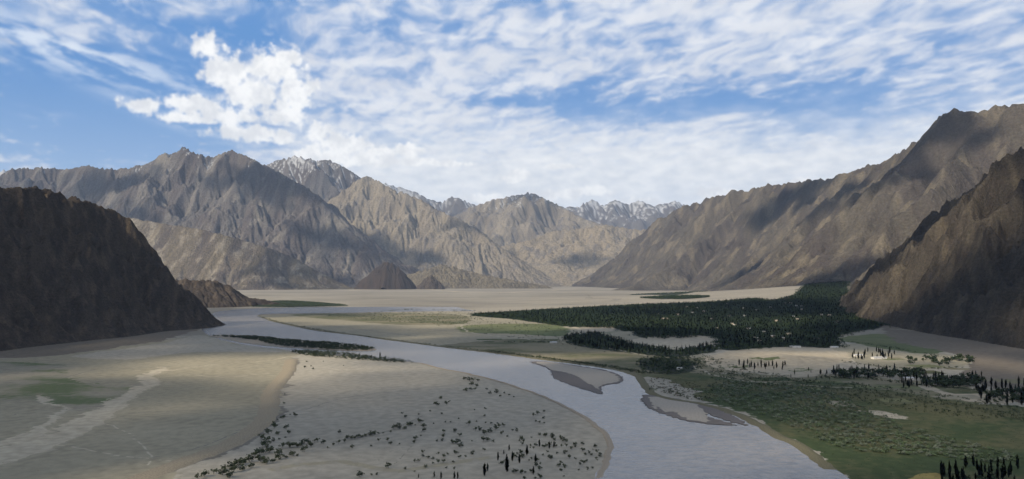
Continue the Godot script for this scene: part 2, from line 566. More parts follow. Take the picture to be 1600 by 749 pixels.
var gamma := PackedByteArray()
func paint_row(i: int, k: int) -> void:
	var b: Dictionary = BANDS[k]
	var mask: PackedByteArray = band_mask[k]
	var lines: PackedByteArray = band_lines[k]
	var w: int = b.w
	var h: int = b.h
	var out := PackedByteArray()
	out.resize(w * 3)
	var mx: float = 2.0 * float(b.x) / w
	var mz: float = (b.z0 - b.z1) / h
	var z: float = b.z0 - (i + 0.5) * mz
	var far: float = clampf(mx / 2.0, 0.6, 8.0)
	for x in w:
		var wx: float = (x + 0.5) * mx - b.x
		# noise look-ups in the world, 1024 cells wide
		var f1 := NA[((int(z * 0.9) & 1023) << 10) | (int(wx * 0.9) & 1023)] - 128
		var f2 := NB[((int(z * 0.33 + 7000.0) & 1023) << 10) | (int(wx * 0.21 + 7000.0) & 1023)] - 128
		var f3 := NC[((int(z * 0.16) & 1023) << 10) | (int(wx * 0.10) & 1023)] - 128
		var f4 := NC[((int(z * 0.035 + 300.0) & 1023) << 10) | (int(wx * 0.03) & 1023)] - 128
		# soil borders wander with the finer noise
		var jx := clampi(x + int(f2 * 0.10 / far + f1 * 0.04 / far), 0, w - 1)
		var jy := clampi(i + int(f3 * 0.07 / far + f1 * 0.04 / far), 0, h - 1)
		var cls := mask[jy * w + jx] / 10
		if lines[i * w + x] > 0 and f1 + f3 > -70: cls = lines[i * w + x] / 10
		var pair: Array = SOIL[cls]
		var ca: Color = pair[0]
		var cb: Color = pair[1]
		var t := clampf(0.45 + f2 * 0.0022 + f3 * 0.0034 + f4 * 0.005, 0.0, 1.0)
		if cls == MEADOW or cls == SPARSE or cls == SCRUB: t = clampf(0.5 + f2 * 0.010 + f3 * 0.007 + f1 * 0.005, 0.0, 1.0)
		var s := 1.0 + f1 * 0.0019 + f2 * 0.0010
		if f1 > 58 and f2 > 10: s *= 0.80
		var r := (ca.r + (cb.r - ca.r) * t) * s
		var g := (ca.g + (cb.g - ca.g) * t) * s
		var bl := (ca.b + (cb.b - ca.b) * t) * s
		out[x * 3] = gamma[clampi(int(r * 4095.0), 0, 4095)]
		out[x * 3 + 1] = gamma[clampi(int(g * 4095.0), 0, 4095)]
		out[x * 3 + 2] = gamma[clampi(int(bl * 4095.0), 0, 4095)]
	sky_mutex.lock()
	band_rows[k][i] = out
	sky_mutex.unlock()

func make_ground() -> void:
	gamma.resize(4096)
	for i in 4096: gamma[i] = int(pow((i + 0.5) / 4096.0, 0.4545) * 255.0 + 0.5)
	var am := ArrayMesh.new()
	var mats := []
	for k in BANDS.size():
		var b: Dictionary = BANDS[k]
		var im := Image.create(b.w, b.h, false, Image.FORMAT_R8)
		im.fill(Color8((FLATS if k >= 2 else SAND) * 10, 0, 0))
		for p in PATCHES: fill_outline(im, p[1], p[0], b)
		band_mask.append(im.get_data())
		var il := Image.create(b.w, b.h, false, Image.FORMAT_R8)
		for p in TRACKS: fill_outline(il, p[1], p[0], b)
		band_lines.append(il.get_data())
		var rows := []
		rows.resize(b.h)
		band_rows.append(rows)
		var id := WorkerThreadPool.add_group_task(paint_row.bind(k), b.h)
		WorkerThreadPool.wait_for_group_task_completion(id)
		var all := PackedByteArray()
		for r in band_rows[k]: all.append_array(r)
		band_rows[k] = []
		var m := StandardMaterial3D.new()
		m.albedo_texture = ImageTexture.create_from_image(Image.create_from_data(b.w, b.h, false, Image.FORMAT_RGB8, all))
		m.texture_repeat = false
		m.roughness = 0.95
		m.metallic_specular = 0.2
		# the sheet
		var xs := PackedFloat32Array()
		xs.append(-40000.0)
		xs.append(-b.x * 1.6)
		var x: float = -b.x
		while x < b.x + 0.1:
			xs.append(x)
			x += b.step
		xs.append(b.x * 1.6)
		xs.append(40000.0)
		var zs := PackedFloat32Array()
		if k == 0:
			zs.append(6000.0)
			zs.append(500.0)
		var z: float = b.z0
		while z > b.z1 + 0.1:
			zs.append(z)
			z -= b.step
		zs.append(b.z1)
		if k == BANDS.size() - 1: zs.append(-45000.0)
		var nx := xs.size()
		var nz := zs.size()
		var pos := PackedVector3Array()
		var uv := PackedVector2Array()
		var nr := PackedVector3Array()
		for j in nz:
			for i in nx:
				var hx := xs[i]
				var y := ground_h(hx, zs[j])
				if j == nz - 1 and k < BANDS.size() - 1:
					var st: float = BANDS[k + 1].step
					var g0 := floorf((hx + BANDS[k + 1].x) / st) * st - float(BANDS[k + 1].x)
					y = lerpf(ground_h(g0, zs[j]), ground_h(g0 + st, zs[j]), (hx - g0) / st)
				pos.append(Vector3(hx, y, zs[j]))
				uv.append(Vector2((hx + b.x) / (2.0 * b.x), (b.z0 - zs[j]) / (b.z0 - b.z1)))
				var e: float = b.step
				nr.append(Vector3(ground_h(hx - e, zs[j]) - ground_h(hx + e, zs[j]), 2.0 * e, ground_h(hx, zs[j] - e) - ground_h(hx, zs[j] + e)).normalized())
		var idx := PackedInt32Array()
		for j in nz - 1:
			for i in nx - 1:
				var a := j * nx + i
				idx.append_array(PackedInt32Array([a, a + nx, a + 1, a + 1, a + nx, a + nx + 1]))
		var arr := []
		arr.resize(Mesh.ARRAY_MAX)
		arr[Mesh.ARRAY_VERTEX] = pos
		arr[Mesh.ARRAY_NORMAL] = nr
		arr[Mesh.ARRAY_TEX_UV] = uv
		arr[Mesh.ARRAY_INDEX] = idx
		am.add_surface_from_arrays(Mesh.PRIMITIVE_TRIANGLES, arr)
		am.surface_set_material(k, m)
	var o := put(am, "ground", null)
	tag(o, "pale sandy valley floor with meadows and fields between the mountains", "", "", "structure")

func sheet(poly: PackedVector2Array, y: float, drop := 0.0) -> ArrayMesh:     # a flat sheet, with a sloping edge if drop > 0
	var st := SurfaceTool.new()
	st.begin(Mesh.PRIMITIVE_TRIANGLES)
	var tri := Geometry2D.triangulate_polygon(poly)
	for i in range(0, tri.size(), 3):
		var a := poly[tri[i]]
		var b := poly[tri[i + 1]]
		var c := poly[tri[i + 2]]
		if (b - a).cross(c - a) < 0.0:
			var t := b
			b = c
			c = t
		for p in [a, b, c]:
			st.set_normal(Vector3.UP)
			st.set_uv(p * 0.01)
			st.add_vertex(Vector3(p.x, y, p.y))
	if drop > 0.0:
		var out := Geometry2D.offset_polygon(poly, drop * 1.6)
		var n := poly.size()
		var mid := Vector2.ZERO
		for p in poly: mid += p / n
		for i in n:
			var a := poly[i]
			var b := poly[(i + 1) % n]
			var d := (b - a).normalized()
			var o := Vector2(d.y, -d.x) * drop * 1.4
			if Geometry2D.is_point_in_polygon(a + o * 0.2, poly): o = -o
			var q := [Vector3(a.x, y, a.y), Vector3(b.x, y, b.y), Vector3(b.x + o.x, y - drop, b.y + o.y), Vector3(a.x + o.x, y - drop, a.y + o.y)]
			var nm := Vector3(o.x, drop, o.y).normalized()
			for s in [0, 1, 2, 0, 2, 3]:
				st.set_normal(nm)
				st.set_uv(Vector2(q[s].x, q[s].z) * 0.01)
				st.add_vertex(q[s])
	return st.commit()

func bank(line: PackedVector2Array, high: float, face: float, back: float, side: float, base := 0.02) -> ArrayMesh:   # a low cut bank along a line: a steep face, then a long back
	var st := SurfaceTool.new()
	st.begin(Mesh.PRIMITIVE_TRIANGLES)
	st.set_smooth_group(0)
	var n := line.size()
	var rows := []
	for i in n:
		var d := (line[mini(i + 1, n - 1)] - line[maxi(i - 1, 0)]).normalized()
		var o := Vector2(d.y, -d.x) * side
		var k := high * (0.75 + 0.5 * (0.5 + 0.5 * gnoise.get_noise_2d(line[i].x * 6.0, line[i].y * 6.0))) * minf(1.0, minf(i, n - 1 - i) / 6.0)
		var p := line[i]
		var q := p + o * face
		var m := p + o * (face + back * 0.35)
		var e := p + o * (face + back)
		rows.append([Vector3(p.x, base, p.y), Vector3(q.x, base + k, q.y), Vector3(m.x, base + k * 0.55, m.y), Vector3(e.x, base - 0.05, e.y)])
	for i in n - 1:
		for j in 3:
			var a: Vector3 = rows[i][j]
			var b: Vector3 = rows[i + 1][j]
			var c: Vector3 = rows[i + 1][j + 1]
			var d: Vector3 = rows[i][j + 1]
			for v in ([a, c, b, a, d, c] if side > 0.0 else [a, b, c, a, c, d]): st.add_vertex(v)
	st.generate_normals()
	return st.commit()

func rock_material(scale: float, strength: float) -> StandardMaterial3D:
	var m := StandardMaterial3D.new()
	m.vertex_color_use_as_albedo = true
	m.roughness = 1.0
	m.metallic_specular = 0.1
	m.uv1_triplanar = true
	m.uv1_world_triplanar = true
	m.uv1_scale = Vector3.ONE * scale
	m.albedo_texture = rock_tex
	m.normal_enabled = true
	m.normal_texture = rock_normal
	m.normal_scale = strength
	return m
var rock_tex: ImageTexture
var rock_normal: ImageTexture

func make_rock_textures() -> void:
	var n := FastNoiseLite.new()
	n.seed = 71
	n.noise_type = FastNoiseLite.TYPE_SIMPLEX
	n.frequency = 0.012
	n.fractal_type = FastNoiseLite.FRACTAL_RIDGED
	n.fractal_octaves = 6
	n.fractal_gain = 0.6
	var im := n.get_seamless_image(1024, 1024, false, false, 0.15, true)
	im.convert(Image.FORMAT_L8)
	var bump: Image = im.duplicate()
	bump.convert(Image.FORMAT_RGBA8)
	bump.bump_map_to_normal_map(7.0)
	rock_normal = ImageTexture.create_from_image(bump)
	var d := im.get_data()
	for i in d.size(): d[i] = 176 + (NB[i] - 128) / 3 + (NA[i] - 128) / 4
	rock_tex = ImageTexture.create_from_image(Image.create_from_data(1024, 1024, false, Image.FORMAT_L8, d))

func _ready() -> void:
	var t0 := Time.get_ticks_msec()
	rng.seed = 20
	# ---- camera, sky, sun, exposure
	var cam := Camera3D.new()
	cam.name = "camera"
	cam.position = Vector3(0, EYE, 0)
	cam.rotation.x = PITCH
	cam.fov = rad_to_deg(2.0 * atan(374.5 / LENS))
	cam.near = 1.0
	cam.far = 90000.0
	add_child(cam)
	cam.make_current()
	var env := Environment.new()
	env.background_mode = Environment.BG_SKY
	env.sky = make_sky()
	env.background_energy_multiplier = 1.0
	env.tonemap_mode = Environment.TONE_MAPPER_LINEAR
	env.tonemap_exposure = 1.25
	env.fog_enabled = true
	env.fog_density = 0.000012
	env.fog_light_color = Color(0.76, 0.86, 1.0)
	env.sdfgi_enabled = true
	env.ssao_enabled = true
	env.ssil_enabled = true
	var we := WorldEnvironment.new()
	we.name = "world_environment"
	we.environment = env
	add_child(we)
	var sun := DirectionalLight3D.new()
	sun.name = "sun"
	sun.light_energy = 1.6
	sun.light_color = Color(1.0, 0.94, 0.84)
	sun.light_angular_distance = 1.5
	sun.shadow_enabled = true
	add_child(sun)
	sun.look_at_from_position(Vector3.ZERO, -SUN)
	print("sky ", Time.get_ticks_msec() - t0)
	# ---- shared noise
	NA = noise_bytes(1, 0.05, 4)
	NB = noise_bytes(2, 0.02, 5)
	NC = noise_bytes(3, 0.012, 5)
	gnoise.seed = 9
	gnoise.frequency = 0.004
	make_rock_textures()
	print("noise ", Time.get_ticks_msec() - t0)
	# ---- the large structure
	list_ranges()
	range_meshes.resize(RANGES.size())
	RANGES.sort_custom(func(a: Dictionary, b: Dictionary) -> bool: return weight(a) > weight(b))      # the largest first, so that all cores stay busy
	var id := WorkerThreadPool.add_group_task(build_range, RANGES.size())
	WorkerThreadPool.wait_for_group_task_completion(id)
	print("erosion ", Time.get_ticks_msec() - t0)
	for i in RANGES.size():
		var am := ArrayMesh.new()
		am.add_surface_from_arrays(Mesh.PRIMITIVE_TRIANGLES, range_meshes[i])
		var o: Dictionary = RANGES[i]
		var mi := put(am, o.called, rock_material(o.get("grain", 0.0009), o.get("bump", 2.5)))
		tag(mi, o.label, "", "", "structure")
	range_meshes.clear()
	list_ground()
	make_ground()
	make_river()
	print("ground ", Time.get_ticks_msec() - t0)
	# ---- things
	place_houses()
	make_clouds()
	make_plants()
	make_houses()
	print("done ", Time.get_ticks_msec() - t0)

const SUN := Vector3(-0.62, 0.58, 0.53)

func list_ranges() -> void:
	var tan1 := Color(0.45, 0.395, 0.31)
	var tan2 := Color(0.31, 0.27, 0.215)
	var grey := Color(0.24, 0.224, 0.212)
	var plum := Color(0.185, 0.162, 0.155)
	# far snow peaks
	add_range("snow_peaks", "small snow dusted peaks far behind the bare central mountain", [[560, 285, 31000], [600, 288, 31000], [622, 293, 31000], [650, 301, 31000], [668, 311, 31000], [690, 318, 31000], [704, 307, 31000], [722, 313, 31000], [745, 322, 31000], [790, 335, 31000]],
		{"reach": 5000.0, "cell": 75.0, "c1": grey, "c2": plum, "snow": 2900.0, "seed": 3, "back": 1500.0, "ease": 1, "cut": 0.02, "rough": 0.22})
	add_range("snow_peaks", "jagged snow streaked peaks closing the head of the valley", [[800, 330, 34000], [850, 318, 34000], [885, 324, 34000], [905, 323, 34000], [925, 312, 34000], [942, 322, 34000], [958, 313, 34000], [984, 319, 34000], [1000, 312, 34000], [1022, 323, 34000], [1048, 316, 34000], [1080, 325, 34000], [1140, 322, 34000]],
		{"reach": 6000.0, "cell": 80.0, "c1": grey, "c2": plum, "snow": 2800.0, "seed": 4, "back": 1500.0, "ease": 1, "cut": 0.02, "rough": 0.22})
	add_range("snow_peaks", "white peak just showing past the left end of the long range", [[-120, 250, 27000], [-40, 260, 27000], [4, 266, 27000], [16, 280, 27000], [40, 300, 27000]],
		{"reach": 3500.0, "cell": 75.0, "c1": grey, "c2": plum, "snow": 2500.0, "seed": 6, "back": 1200.0, "ease": 2})
	add_range("mountain", "grey mountain with snow fields below its long summit ridge", [[340, 300, 22500], [400, 262, 22500], [430, 251, 22500], [465, 245, 22500], [488, 252, 22500], [512, 249, 22500], [540, 262, 22300], [560, 277, 22000], [600, 300, 22000], [680, 335, 22000], [740, 370, 22000]],
		{"reach": 4500.0, "cell": 40.0, "c1": grey, "c2": plum, "snow": 3050.0, "seed": 8, "ease": 2, "back": 1500.0})
	add_range("mountain", "bare brown mountain with a rounded double top in mid valley", [[660, 372, 26000], [700, 345, 26000], [735, 324, 26000], [770, 312, 26000], [800, 306, 26000], [825, 300, 26000], [850, 309, 26000], [880, 325, 25500], [920, 345, 25000], [965, 356, 24500], [1010, 375, 24000]],
		{"reach": 5000.0, "cell": 42.0, "c1": tan2, "c2": tan1, "c3": grey, "seed": 10, "snow": 3000.0, "ease": 2, "back": 1500.0})
	# long range on the left
	add_range("mountain", "long grey and plum mountain range with a pointed central summit", [[-190, 285, 17500], [-100, 278, 17500], [0, 277, 17500], [18, 268, 17500], [60, 261, 17500], [100, 263, 17500], [135, 258, 17400], [165, 264, 17400], [200, 261, 17300], [250, 243, 17200], [275, 236, 17200], [290, 230, 17200], [308, 240, 17200], [335, 246, 17200], [350, 240, 17200], [365, 236, 17100], [395, 247, 16900], [430, 266, 16600], [475, 290, 16200], [520, 330, 15600], [560, 372, 15000], [590, 405, 14600]],
		{"reach": 3900.0, "cell": 27.0, "c1": plum, "c2": grey, "c3": Color(0.345, 0.315, 0.27), "seed": 12, "snow": 3080.0, "ease": 2, "spurs": 1300.0, "lean": 0.45, "patch": 1300.0})
	add_range("mountain", "pale tan mountain slope grooved by many straight gullies", [[500, 330, 19500], [545, 300, 19500], [570, 275, 19500], [586, 281, 19400], [605, 292, 19200], [640, 305, 18900], [690, 331, 18400], [725, 346, 18000], [760, 372, 17500], [790, 398, 17000], [815, 420, 16500]],
		{"reach": 3800.0, "cell": 28.0, "c1": tan1, "c2": Color(0.37, 0.325, 0.265), "c3": grey, "seed": 14, "ease": 3, "spurs": 1200.0, "lean": 0.4})
	add_range("hills", "rounded tan hills below the bare central mountain", [[600, 425, 17500], [660, 415, 18000], [720, 404, 18500], [765, 396, 19000], [785, 384, 19000], [830, 375, 19000], [865, 361, 19200], [905, 358, 19200], [945, 351, 19200], [985, 358, 19200], [1040, 361, 19200], [1120, 372, 19000]],
		{"reach": 3200.0, "cell": 28.0, "c1": Color(0.46, 0.395, 0.30), "c2": tan1, "c3": grey, "seed": 16, "ease": 3, "spurs": 1000.0})
	# hills on the left in front of the long range
	add_range("hills", "brown hills with pale scree fans at the foot of the long range", [[-60, 325, 14800], [60, 330, 14600], [150, 333, 14300], [205, 340, 14000], [255, 349, 13800], [310, 357, 13600], [370, 372, 13400], [420, 387, 13200], [460, 403, 13200], [500, 425, 13200], [535, 443, 13200]],
		{"reach": 1900.0, "cell": 20.0, "c1": Color(0.29, 0.245, 0.175), "c2": Color(0.19, 0.16, 0.135), "c3": tan1, "seed": 18, "steep": 0.8, "cut": 0.012, "rough": 0.10, "crag": 0.3, "profile": 1.5, "spurs": 700.0, "patch": 600.0})
	add_range("hills", "low rolling hills behind the dark rock knoll", [[480, 436, 14800], [520, 425, 14900], [555, 424, 14800], [600, 435, 14800], [645, 427, 14500], [690, 413, 14300], [722, 421, 14200], [765, 431, 14000], [815, 440, 13900], [850, 446, 13800]],
		{"reach": 800.0, "cell": 16.0, "c1": Color(0.30, 0.26, 0.19), "c2": Color(0.21, 0.185, 0.145), "seed": 20, "spurs": 350.0, "patch": 400.0, "profile": 1.1})
	add_range("rock_knoll", "dark brown dome of rock standing alone on the flats", [[558, 448, 12900], [572, 432, 12900], [590, 416, 12900], [604, 408, 12900], [618, 414, 12900], [632, 430, 12900], [648, 447, 12900]],
		{"reach": 330.0, "cell": 8.0, "c1": Color(0.095, 0.078, 0.068), "c2": Color(0.13, 0.10, 0.082), "seed": 22, "spurs": 110.0, "profile": 0.6, "grain": 0.003, "patch": 200.0, "back": 330.0, "side": 60.0, "cut": 0.006})
	add_range("rock_knoll", "smaller dark rock outcrop beside the dome of rock", [[655, 444, 12900], [665, 434, 12900], [674, 429, 12900], [684, 438, 12900], [692, 446, 12900]],
		{"reach": 180.0, "cell": 8.0, "c1": Color(0.13, 0.11, 0.095), "c2": Color(0.17, 0.14, 0.115), "seed": 23, "spurs": 80.0, "profile": 0.8, "patch": 150.0, "back": 150.0, "side": 40.0, "cut": 0.006})
	# right-hand wall of the valley
	add_range("mountain", "high brown mountain wall on the far side of the oasis", [[2100, 80, 5000], [1850, 120, 6000], [1700, 150, 6600], [1600, 165, 7000], [1555, 168, 7200], [1528, 176, 7350], [1498, 168, 7500], [1478, 180, 7700], [1450, 212, 8200], [1420, 232, 8800], [1390, 250, 9600], [1345, 262, 10500], [1300, 278, 11300], [1250, 284, 12200], [1200, 290, 13000], [1155, 296, 13700], [1110, 309, 14800], [1062, 326, 16000], [1020, 352, 16600], [975, 395, 16600], [930, 425, 16500]],
		{"reach": 2200.0, "cell": 23.0, "c1": Color(0.18, 0.16, 0.132), "c2": Color(0.138, 0.121, 0.11), "c3": Color(0.27, 0.232, 0.172), "seed": 24, "ease": 3, "spurs": 1100.0, "patch": 900.0, "front": Vector2(-1, 0).rotated(0.2), "back": 900.0, "side": 900.0, "lean": 0.2, "steep": 1.35, "grain": 0.0016, "crag": 0.8,
		"ridges": [[[1175, 292, 13400, 1200.0], [1120, 350, 12900, 1000.0], [1060, 410, 12400, 800.0], [1000, 446, 12000, 500.0]], [[1310, 278, 10400, 1200.0], [1250, 360, 9700, 1000.0], [1190, 420, 9200, 700.0], [1150, 455, 8900, 400.0]], [[1440, 235, 8100, 1000.0], [1395, 330, 7300, 800.0], [1345, 400, 6700, 750.0], [1310, 432, 6400, 520.0], [1270, 450, 6300, 300.0]], [[1640, 160, 6700, 900.0], [1560, 212, 5400, 800.0], [1490, 285, 5200, 700.0], [1432, 345, 5300, 560.0], [1380, 405, 5500, 420.0], [1338, 450, 5700, 240.0]], [[1515, 180, 7300, 900.0], [1450, 262, 6400, 760.0], [1392, 335, 6400, 620.0], [1340, 398, 6500, 440.0], [1300, 440, 6600, 220.0]]]})
	add_range("mountain_spur", "rough dark brown mountain spur rising straight from the edge of oasis", [[1990, 160, 2100], [1800, 195, 2600], [1680, 215, 3000], [1600, 238, 3300], [1545, 270, 3500], [1480, 322, 3800], [1430, 372, 4100], [1395, 405, 4400], [1360, 440, 4700], [1336, 464, 4900]],
		{"reach": 640.0, "cell": 7.0, "c1": Color(0.15, 0.131, 0.106), "c2": Color(0.112, 0.098, 0.084), "c3": Color(0.19, 0.162, 0.122), "seed": 26, "ease": 4, "spurs": 260.0, "steep": 1.9, "patch": 300.0, "front": Vector2(-1, 0).rotated(-0.15), "back": 900.0, "side": 200.0, "profile": 1.1, "crag": 1.9, "rough": 0.5, "cut": 0.035, "rain": 13, "bump": 4.0, "grain": 0.004})
	# left-hand cliff and low spur
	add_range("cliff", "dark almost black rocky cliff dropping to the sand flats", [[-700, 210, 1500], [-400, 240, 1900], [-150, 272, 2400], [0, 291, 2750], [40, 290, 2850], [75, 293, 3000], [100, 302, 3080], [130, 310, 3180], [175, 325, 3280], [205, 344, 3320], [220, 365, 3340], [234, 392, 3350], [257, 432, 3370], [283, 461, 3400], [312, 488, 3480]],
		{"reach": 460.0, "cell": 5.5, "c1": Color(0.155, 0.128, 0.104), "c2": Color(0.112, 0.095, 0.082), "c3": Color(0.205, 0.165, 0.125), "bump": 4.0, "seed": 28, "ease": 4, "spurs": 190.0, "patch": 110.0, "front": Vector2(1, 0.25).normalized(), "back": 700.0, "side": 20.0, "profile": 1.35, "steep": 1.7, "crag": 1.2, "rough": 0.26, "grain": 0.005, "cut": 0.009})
	add_range("rocky_spur", "low dark rocky spur running down to the river bend", [[200, 425, 5300], [250, 440, 5400], [285, 436, 5450], [330, 437, 5550], [352, 443, 5600], [370, 455, 5650], [386, 464, 5700], [412, 467, 5800], [432, 472, 5900], [446, 478, 6000]],
		{"reach": 330.0, "cell": 7.0, "c1": Color(0.155, 0.128, 0.104), "c2": Color(0.112, 0.095, 0.082), "c3": Color(0.205, 0.165, 0.125), "seed": 30, "spurs": 160.0, "patch": 140.0, "profile": 0.9, "steep": 1.5, "grain": 0.005, "back": 500.0, "side": 60.0})

func list_ground() -> void:
	var d := on_ground(1215, 566)
	BUMPS.append([d.x, d.z, 260.0, 190.0, 14.0])
	d = on_ground(1035, 524)
	BUMPS.append([d.x, d.z, 330.0, 200.0, 14.0])
	var list := [
		[FOOT, [[-200, 545], [0, 560], [120, 553], [250, 532], [312, 513], [318, 498], [0, 500]], 10.0],
		[PLAIN, [[-300, 562], [0, 561], [150, 548], [310, 524], [345, 533], [400, 544], [455, 549], [467, 560], [462, 578], [442, 600], [433, 625], [430, 645], [415, 668], [380, 690], [330, 712], [270, 735], [230, 765], [-400, 765]], 8.0],
		[SAND, [[120, 556], [230, 540], [312, 524], [350, 535], [402, 545], [440, 550], [300, 551], [200, 562]], 12.0],
		[SPARSE, [[-100, 572], [0, 583], [60, 580], [110, 590], [150, 602], [205, 600], [216, 603], [190, 622], [160, 640], [110, 642], [60, 626], [-50, 622]], 16.0],
		[SPARSE, [[-60, 566], [95, 570], [100, 585], [20, 590], [-60, 590]], 14.0],
		[WASH, [[-30, 712], [0, 699], [52, 684], [97, 666], [137, 645], [186, 619], [222, 588], [244, 575], [254, 578], [226, 612], [178, 648], [128, 676], [74, 702], [-20, 730]], 6.0],
		[WASH, [[-30, 700], [0, 688], [48, 673], [76, 654], [84, 640], [75, 630], [58, 624], [62, 617], [84, 625], [96, 640], [89, 659], [57, 682], [0, 698]], 2.0],
		[SCARP, [[464, 560], [468, 561], [461, 583], [440, 611], [437, 645], [421, 671], [386, 694], [336, 715], [270, 740], [266, 736], [330, 710], [378, 688], [412, 665], [428, 641], [430, 612], [452, 580]], 3.0],
		[PLAIN, [[405, 493.5], [520, 490], [700, 488], [740, 490], [900, 505], [1000, 520], [1120, 560], [1040, 585], [1000, 589], [900, 568], [800, 555], [700, 543], [600, 530], [500, 517], [430, 503]], 6.0],
		[SCRUB, [[460, 491.5], [700, 491], [730, 505], [640, 508], [560, 503]], 20.0],
		[SCRUB, [[690, 541], [800, 530], [900, 534], [1000, 550], [1050, 570], [1000, 586], [900, 567], [780, 551]], 12.0],
		[FIELD, [[715, 512], [740, 508], [800, 506], [870, 508], [890, 520], [870, 526], [800, 522], [730, 520]], 8.0],
		[SCRUB, [[880, 540], [1000, 552], [1120, 560], [1320, 590], [1500, 600], [1500, 640], [1200, 620], [1000, 590]], 20.0],
		[PLAIN, [[1320, 538], [1400, 540], [1490, 558], [1512, 572], [1430, 577], [1340, 567], [1300, 556]], 8.0],
		[MEADOW, [[1010, 598], [1035, 586], [1060, 580], [1130, 590], [1200, 598], [1290, 595], [1400, 612], [1500, 628], [1640, 650], [1800, 900], [1400, 900], [1335, 760], [1310, 735], [1290, 720], [1230, 685], [1190, 662], [1150, 645], [1100, 632], [1040, 622]], 10.0],
		[SAND, [[1006, 590], [1030, 590], [1055, 598], [1085, 612], [1096, 630], [1040, 622], [1018, 609]], 8.0],
		[WASH, [[1338, 641], [1362, 641], [1390, 646], [1425, 655], [1400, 655], [1368, 649]], 6.0],
		[FOOT, [[1275, 458], [1300, 440], [1350, 436], [1360, 460], [1340, 480], [1320, 466], [1290, 464]], 10.0],
		[GROVE, GROVES[0], 10.0], [GROVE, GROVES[1], 8.0], [GROVE, GROVES[2], 8.0],
		[DUNE, [[1100, 562], [1140, 549], [1240, 542], [1310, 547], [1330, 560], [1300, 578], [1250, 590], [1180, 584], [1120, 576]], 10.0],
		[DUNE, [[895, 513], [920, 506], [955, 503], [985, 506], [965, 513], [945, 519], [915, 518]], 8.0], [DUNE, [[985, 531], [1030, 526], [1100, 526], [1121, 534], [1095, 541], [1050, 543], [1010, 539]], 6.0],
		[FIELD, [[1310, 530], [1380, 522], [1420, 535], [1480, 548], [1440, 553], [1380, 545]], 10.0],
		[FOOT, [[1380, 503], [1450, 508], [1640, 525], [1900, 680], [1660, 650], [1560, 612], [1505, 584], [1520, 566], [1470, 548], [1400, 533]], 10.0],
		[DUNE, [[1440, 600], [1480, 600], [1560, 612], [1596, 622], [1560, 630], [1480, 622]], 8.0],
		[STUBBLE, [[1400, 765], [1425, 744], [1460, 741], [1495, 765]], 2.0],
		[GROVE, [[385, 478], [430, 470], [480, 471], [540, 477], [500, 479], [430, 480]], 8.0],
		[GROVE, [[985, 461], [1060, 459], [1130, 457], [1060, 461]], 6.0],
		[GROVE, [[1000, 466], [1060, 463], [1110, 464], [1060, 468]], 6.0]]
	for t in [[WASH, 3.0, [[60, 690], [120, 700], [200, 714], [290, 721], [330, 716]]], [WASH, 2.5, [[130, 655], [180, 668], [215, 690], [235, 712], [230, 749]]], [WASH, 5.0, [[262, 580], [330, 571], [400, 566], [462, 556]]], [WASH, 4.0, [[250, 590], [300, 586], [345, 590], [420, 584]]], [SCARP, 3.0, [[200, 646], [260, 643], [330, 641]]], [SCARP, 3.5, [[290, 680], [340, 675], [385, 671]]], [SCARP, 2.5, [[240, 715], [310, 700], [370, 676]]], [SCARP, 4.0, [[100, 590], [150, 578], [230, 570], [300, 566]]], [SCARP, 3.0, [[0, 655], [30, 645], [60, 640]]], [SPARSE, 9.0, [[40, 600], [90, 596], [130, 590]]], [SPARSE, 8.0, [[150, 600], [190, 612], [215, 600]]],
			[WASH, 7.0, [[718, 507], [724, 514], [740, 521], [820, 530], [930, 541], [1010, 556]]], [WASH, 6.0, [[1085, 572], [1130, 590], [1220, 600], [1330, 606]]], [WASH, 11.0, [[1392, 514], [1460, 519], [1540, 524], [1640, 532]]], [WASH, 6.0, [[1300, 552], [1330, 562], [1342, 570]]], [SCARP, 10.0, [[560, 512], [640, 513], [720, 519], [800, 526]]], [SCARP, 8.0, [[480, 505], [560, 515], [650, 526]]], [SCARP, 2.5, [[480, 640], [540, 622], [620, 612], [720, 600]]], [SCARP, 2.0, [[520, 690], [600, 676], [660, 650]]], [PLAIN, 14.0, [[420, 735], [520, 722], [640, 735], [760, 716]]],
			[SCARP, 60.0, [[560, 462], [700, 466], [860, 463], [960, 470]]], [BED, 40.0, [[640, 470], [760, 474], [900, 476], [1000, 472]]], [DUNE, 90.0, [[520, 455], [640, 451], [760, 458], [900, 452]]], [BED, 26.0, [[930, 484], [980, 478], [1060, 470], [1130, 466]]]]:
		var mid := PackedVector2Array()
		for p in t[2]:
			var g := on_ground(p[0], p[1])
			mid.append(Vector2(g.x, g.z))
		mid = roughen(mid, t[1] * 2.5, t[1] * 5.0, int(t[2][0][0]), false)
		for o in Geometry2D.offset_polyline(mid, t[1] * 0.5): TRACKS.append([t[0], o])
	for i in 46:
		var c := Vector2(rng.randf_range(1110, 1600), rng.randf_range(556, 640))
		if i % 4 == 0: c = Vector2(rng.randf_range(740, 1000), rng.randf_range(520, 552))
		var g := on_ground(c.x, c.y)
		var turn := rng.randf_range(-0.3, 0.3)
		var half := Vector2(rng.randf_range(16, 44), rng.randf_range(10, 34))
		var quad := PackedVector2Array()
		for e in [Vector2(-1, -1), Vector2(1, -0.9), Vector2(0.9, 1), Vector2(-1, 0.85)]: quad.append(Vector2(g.x, g.z) + (e * half).rotated(turn))
		TRACKS.push_front([[FIELD, SCRUB, MEADOW, PLAIN, SCRUB, FIELD][i % 6], quad])
	var k := 0
	for p in list:
		k += 1
		PATCHES.append([p[0], outline(p[1], p[2], 14.0, k)])

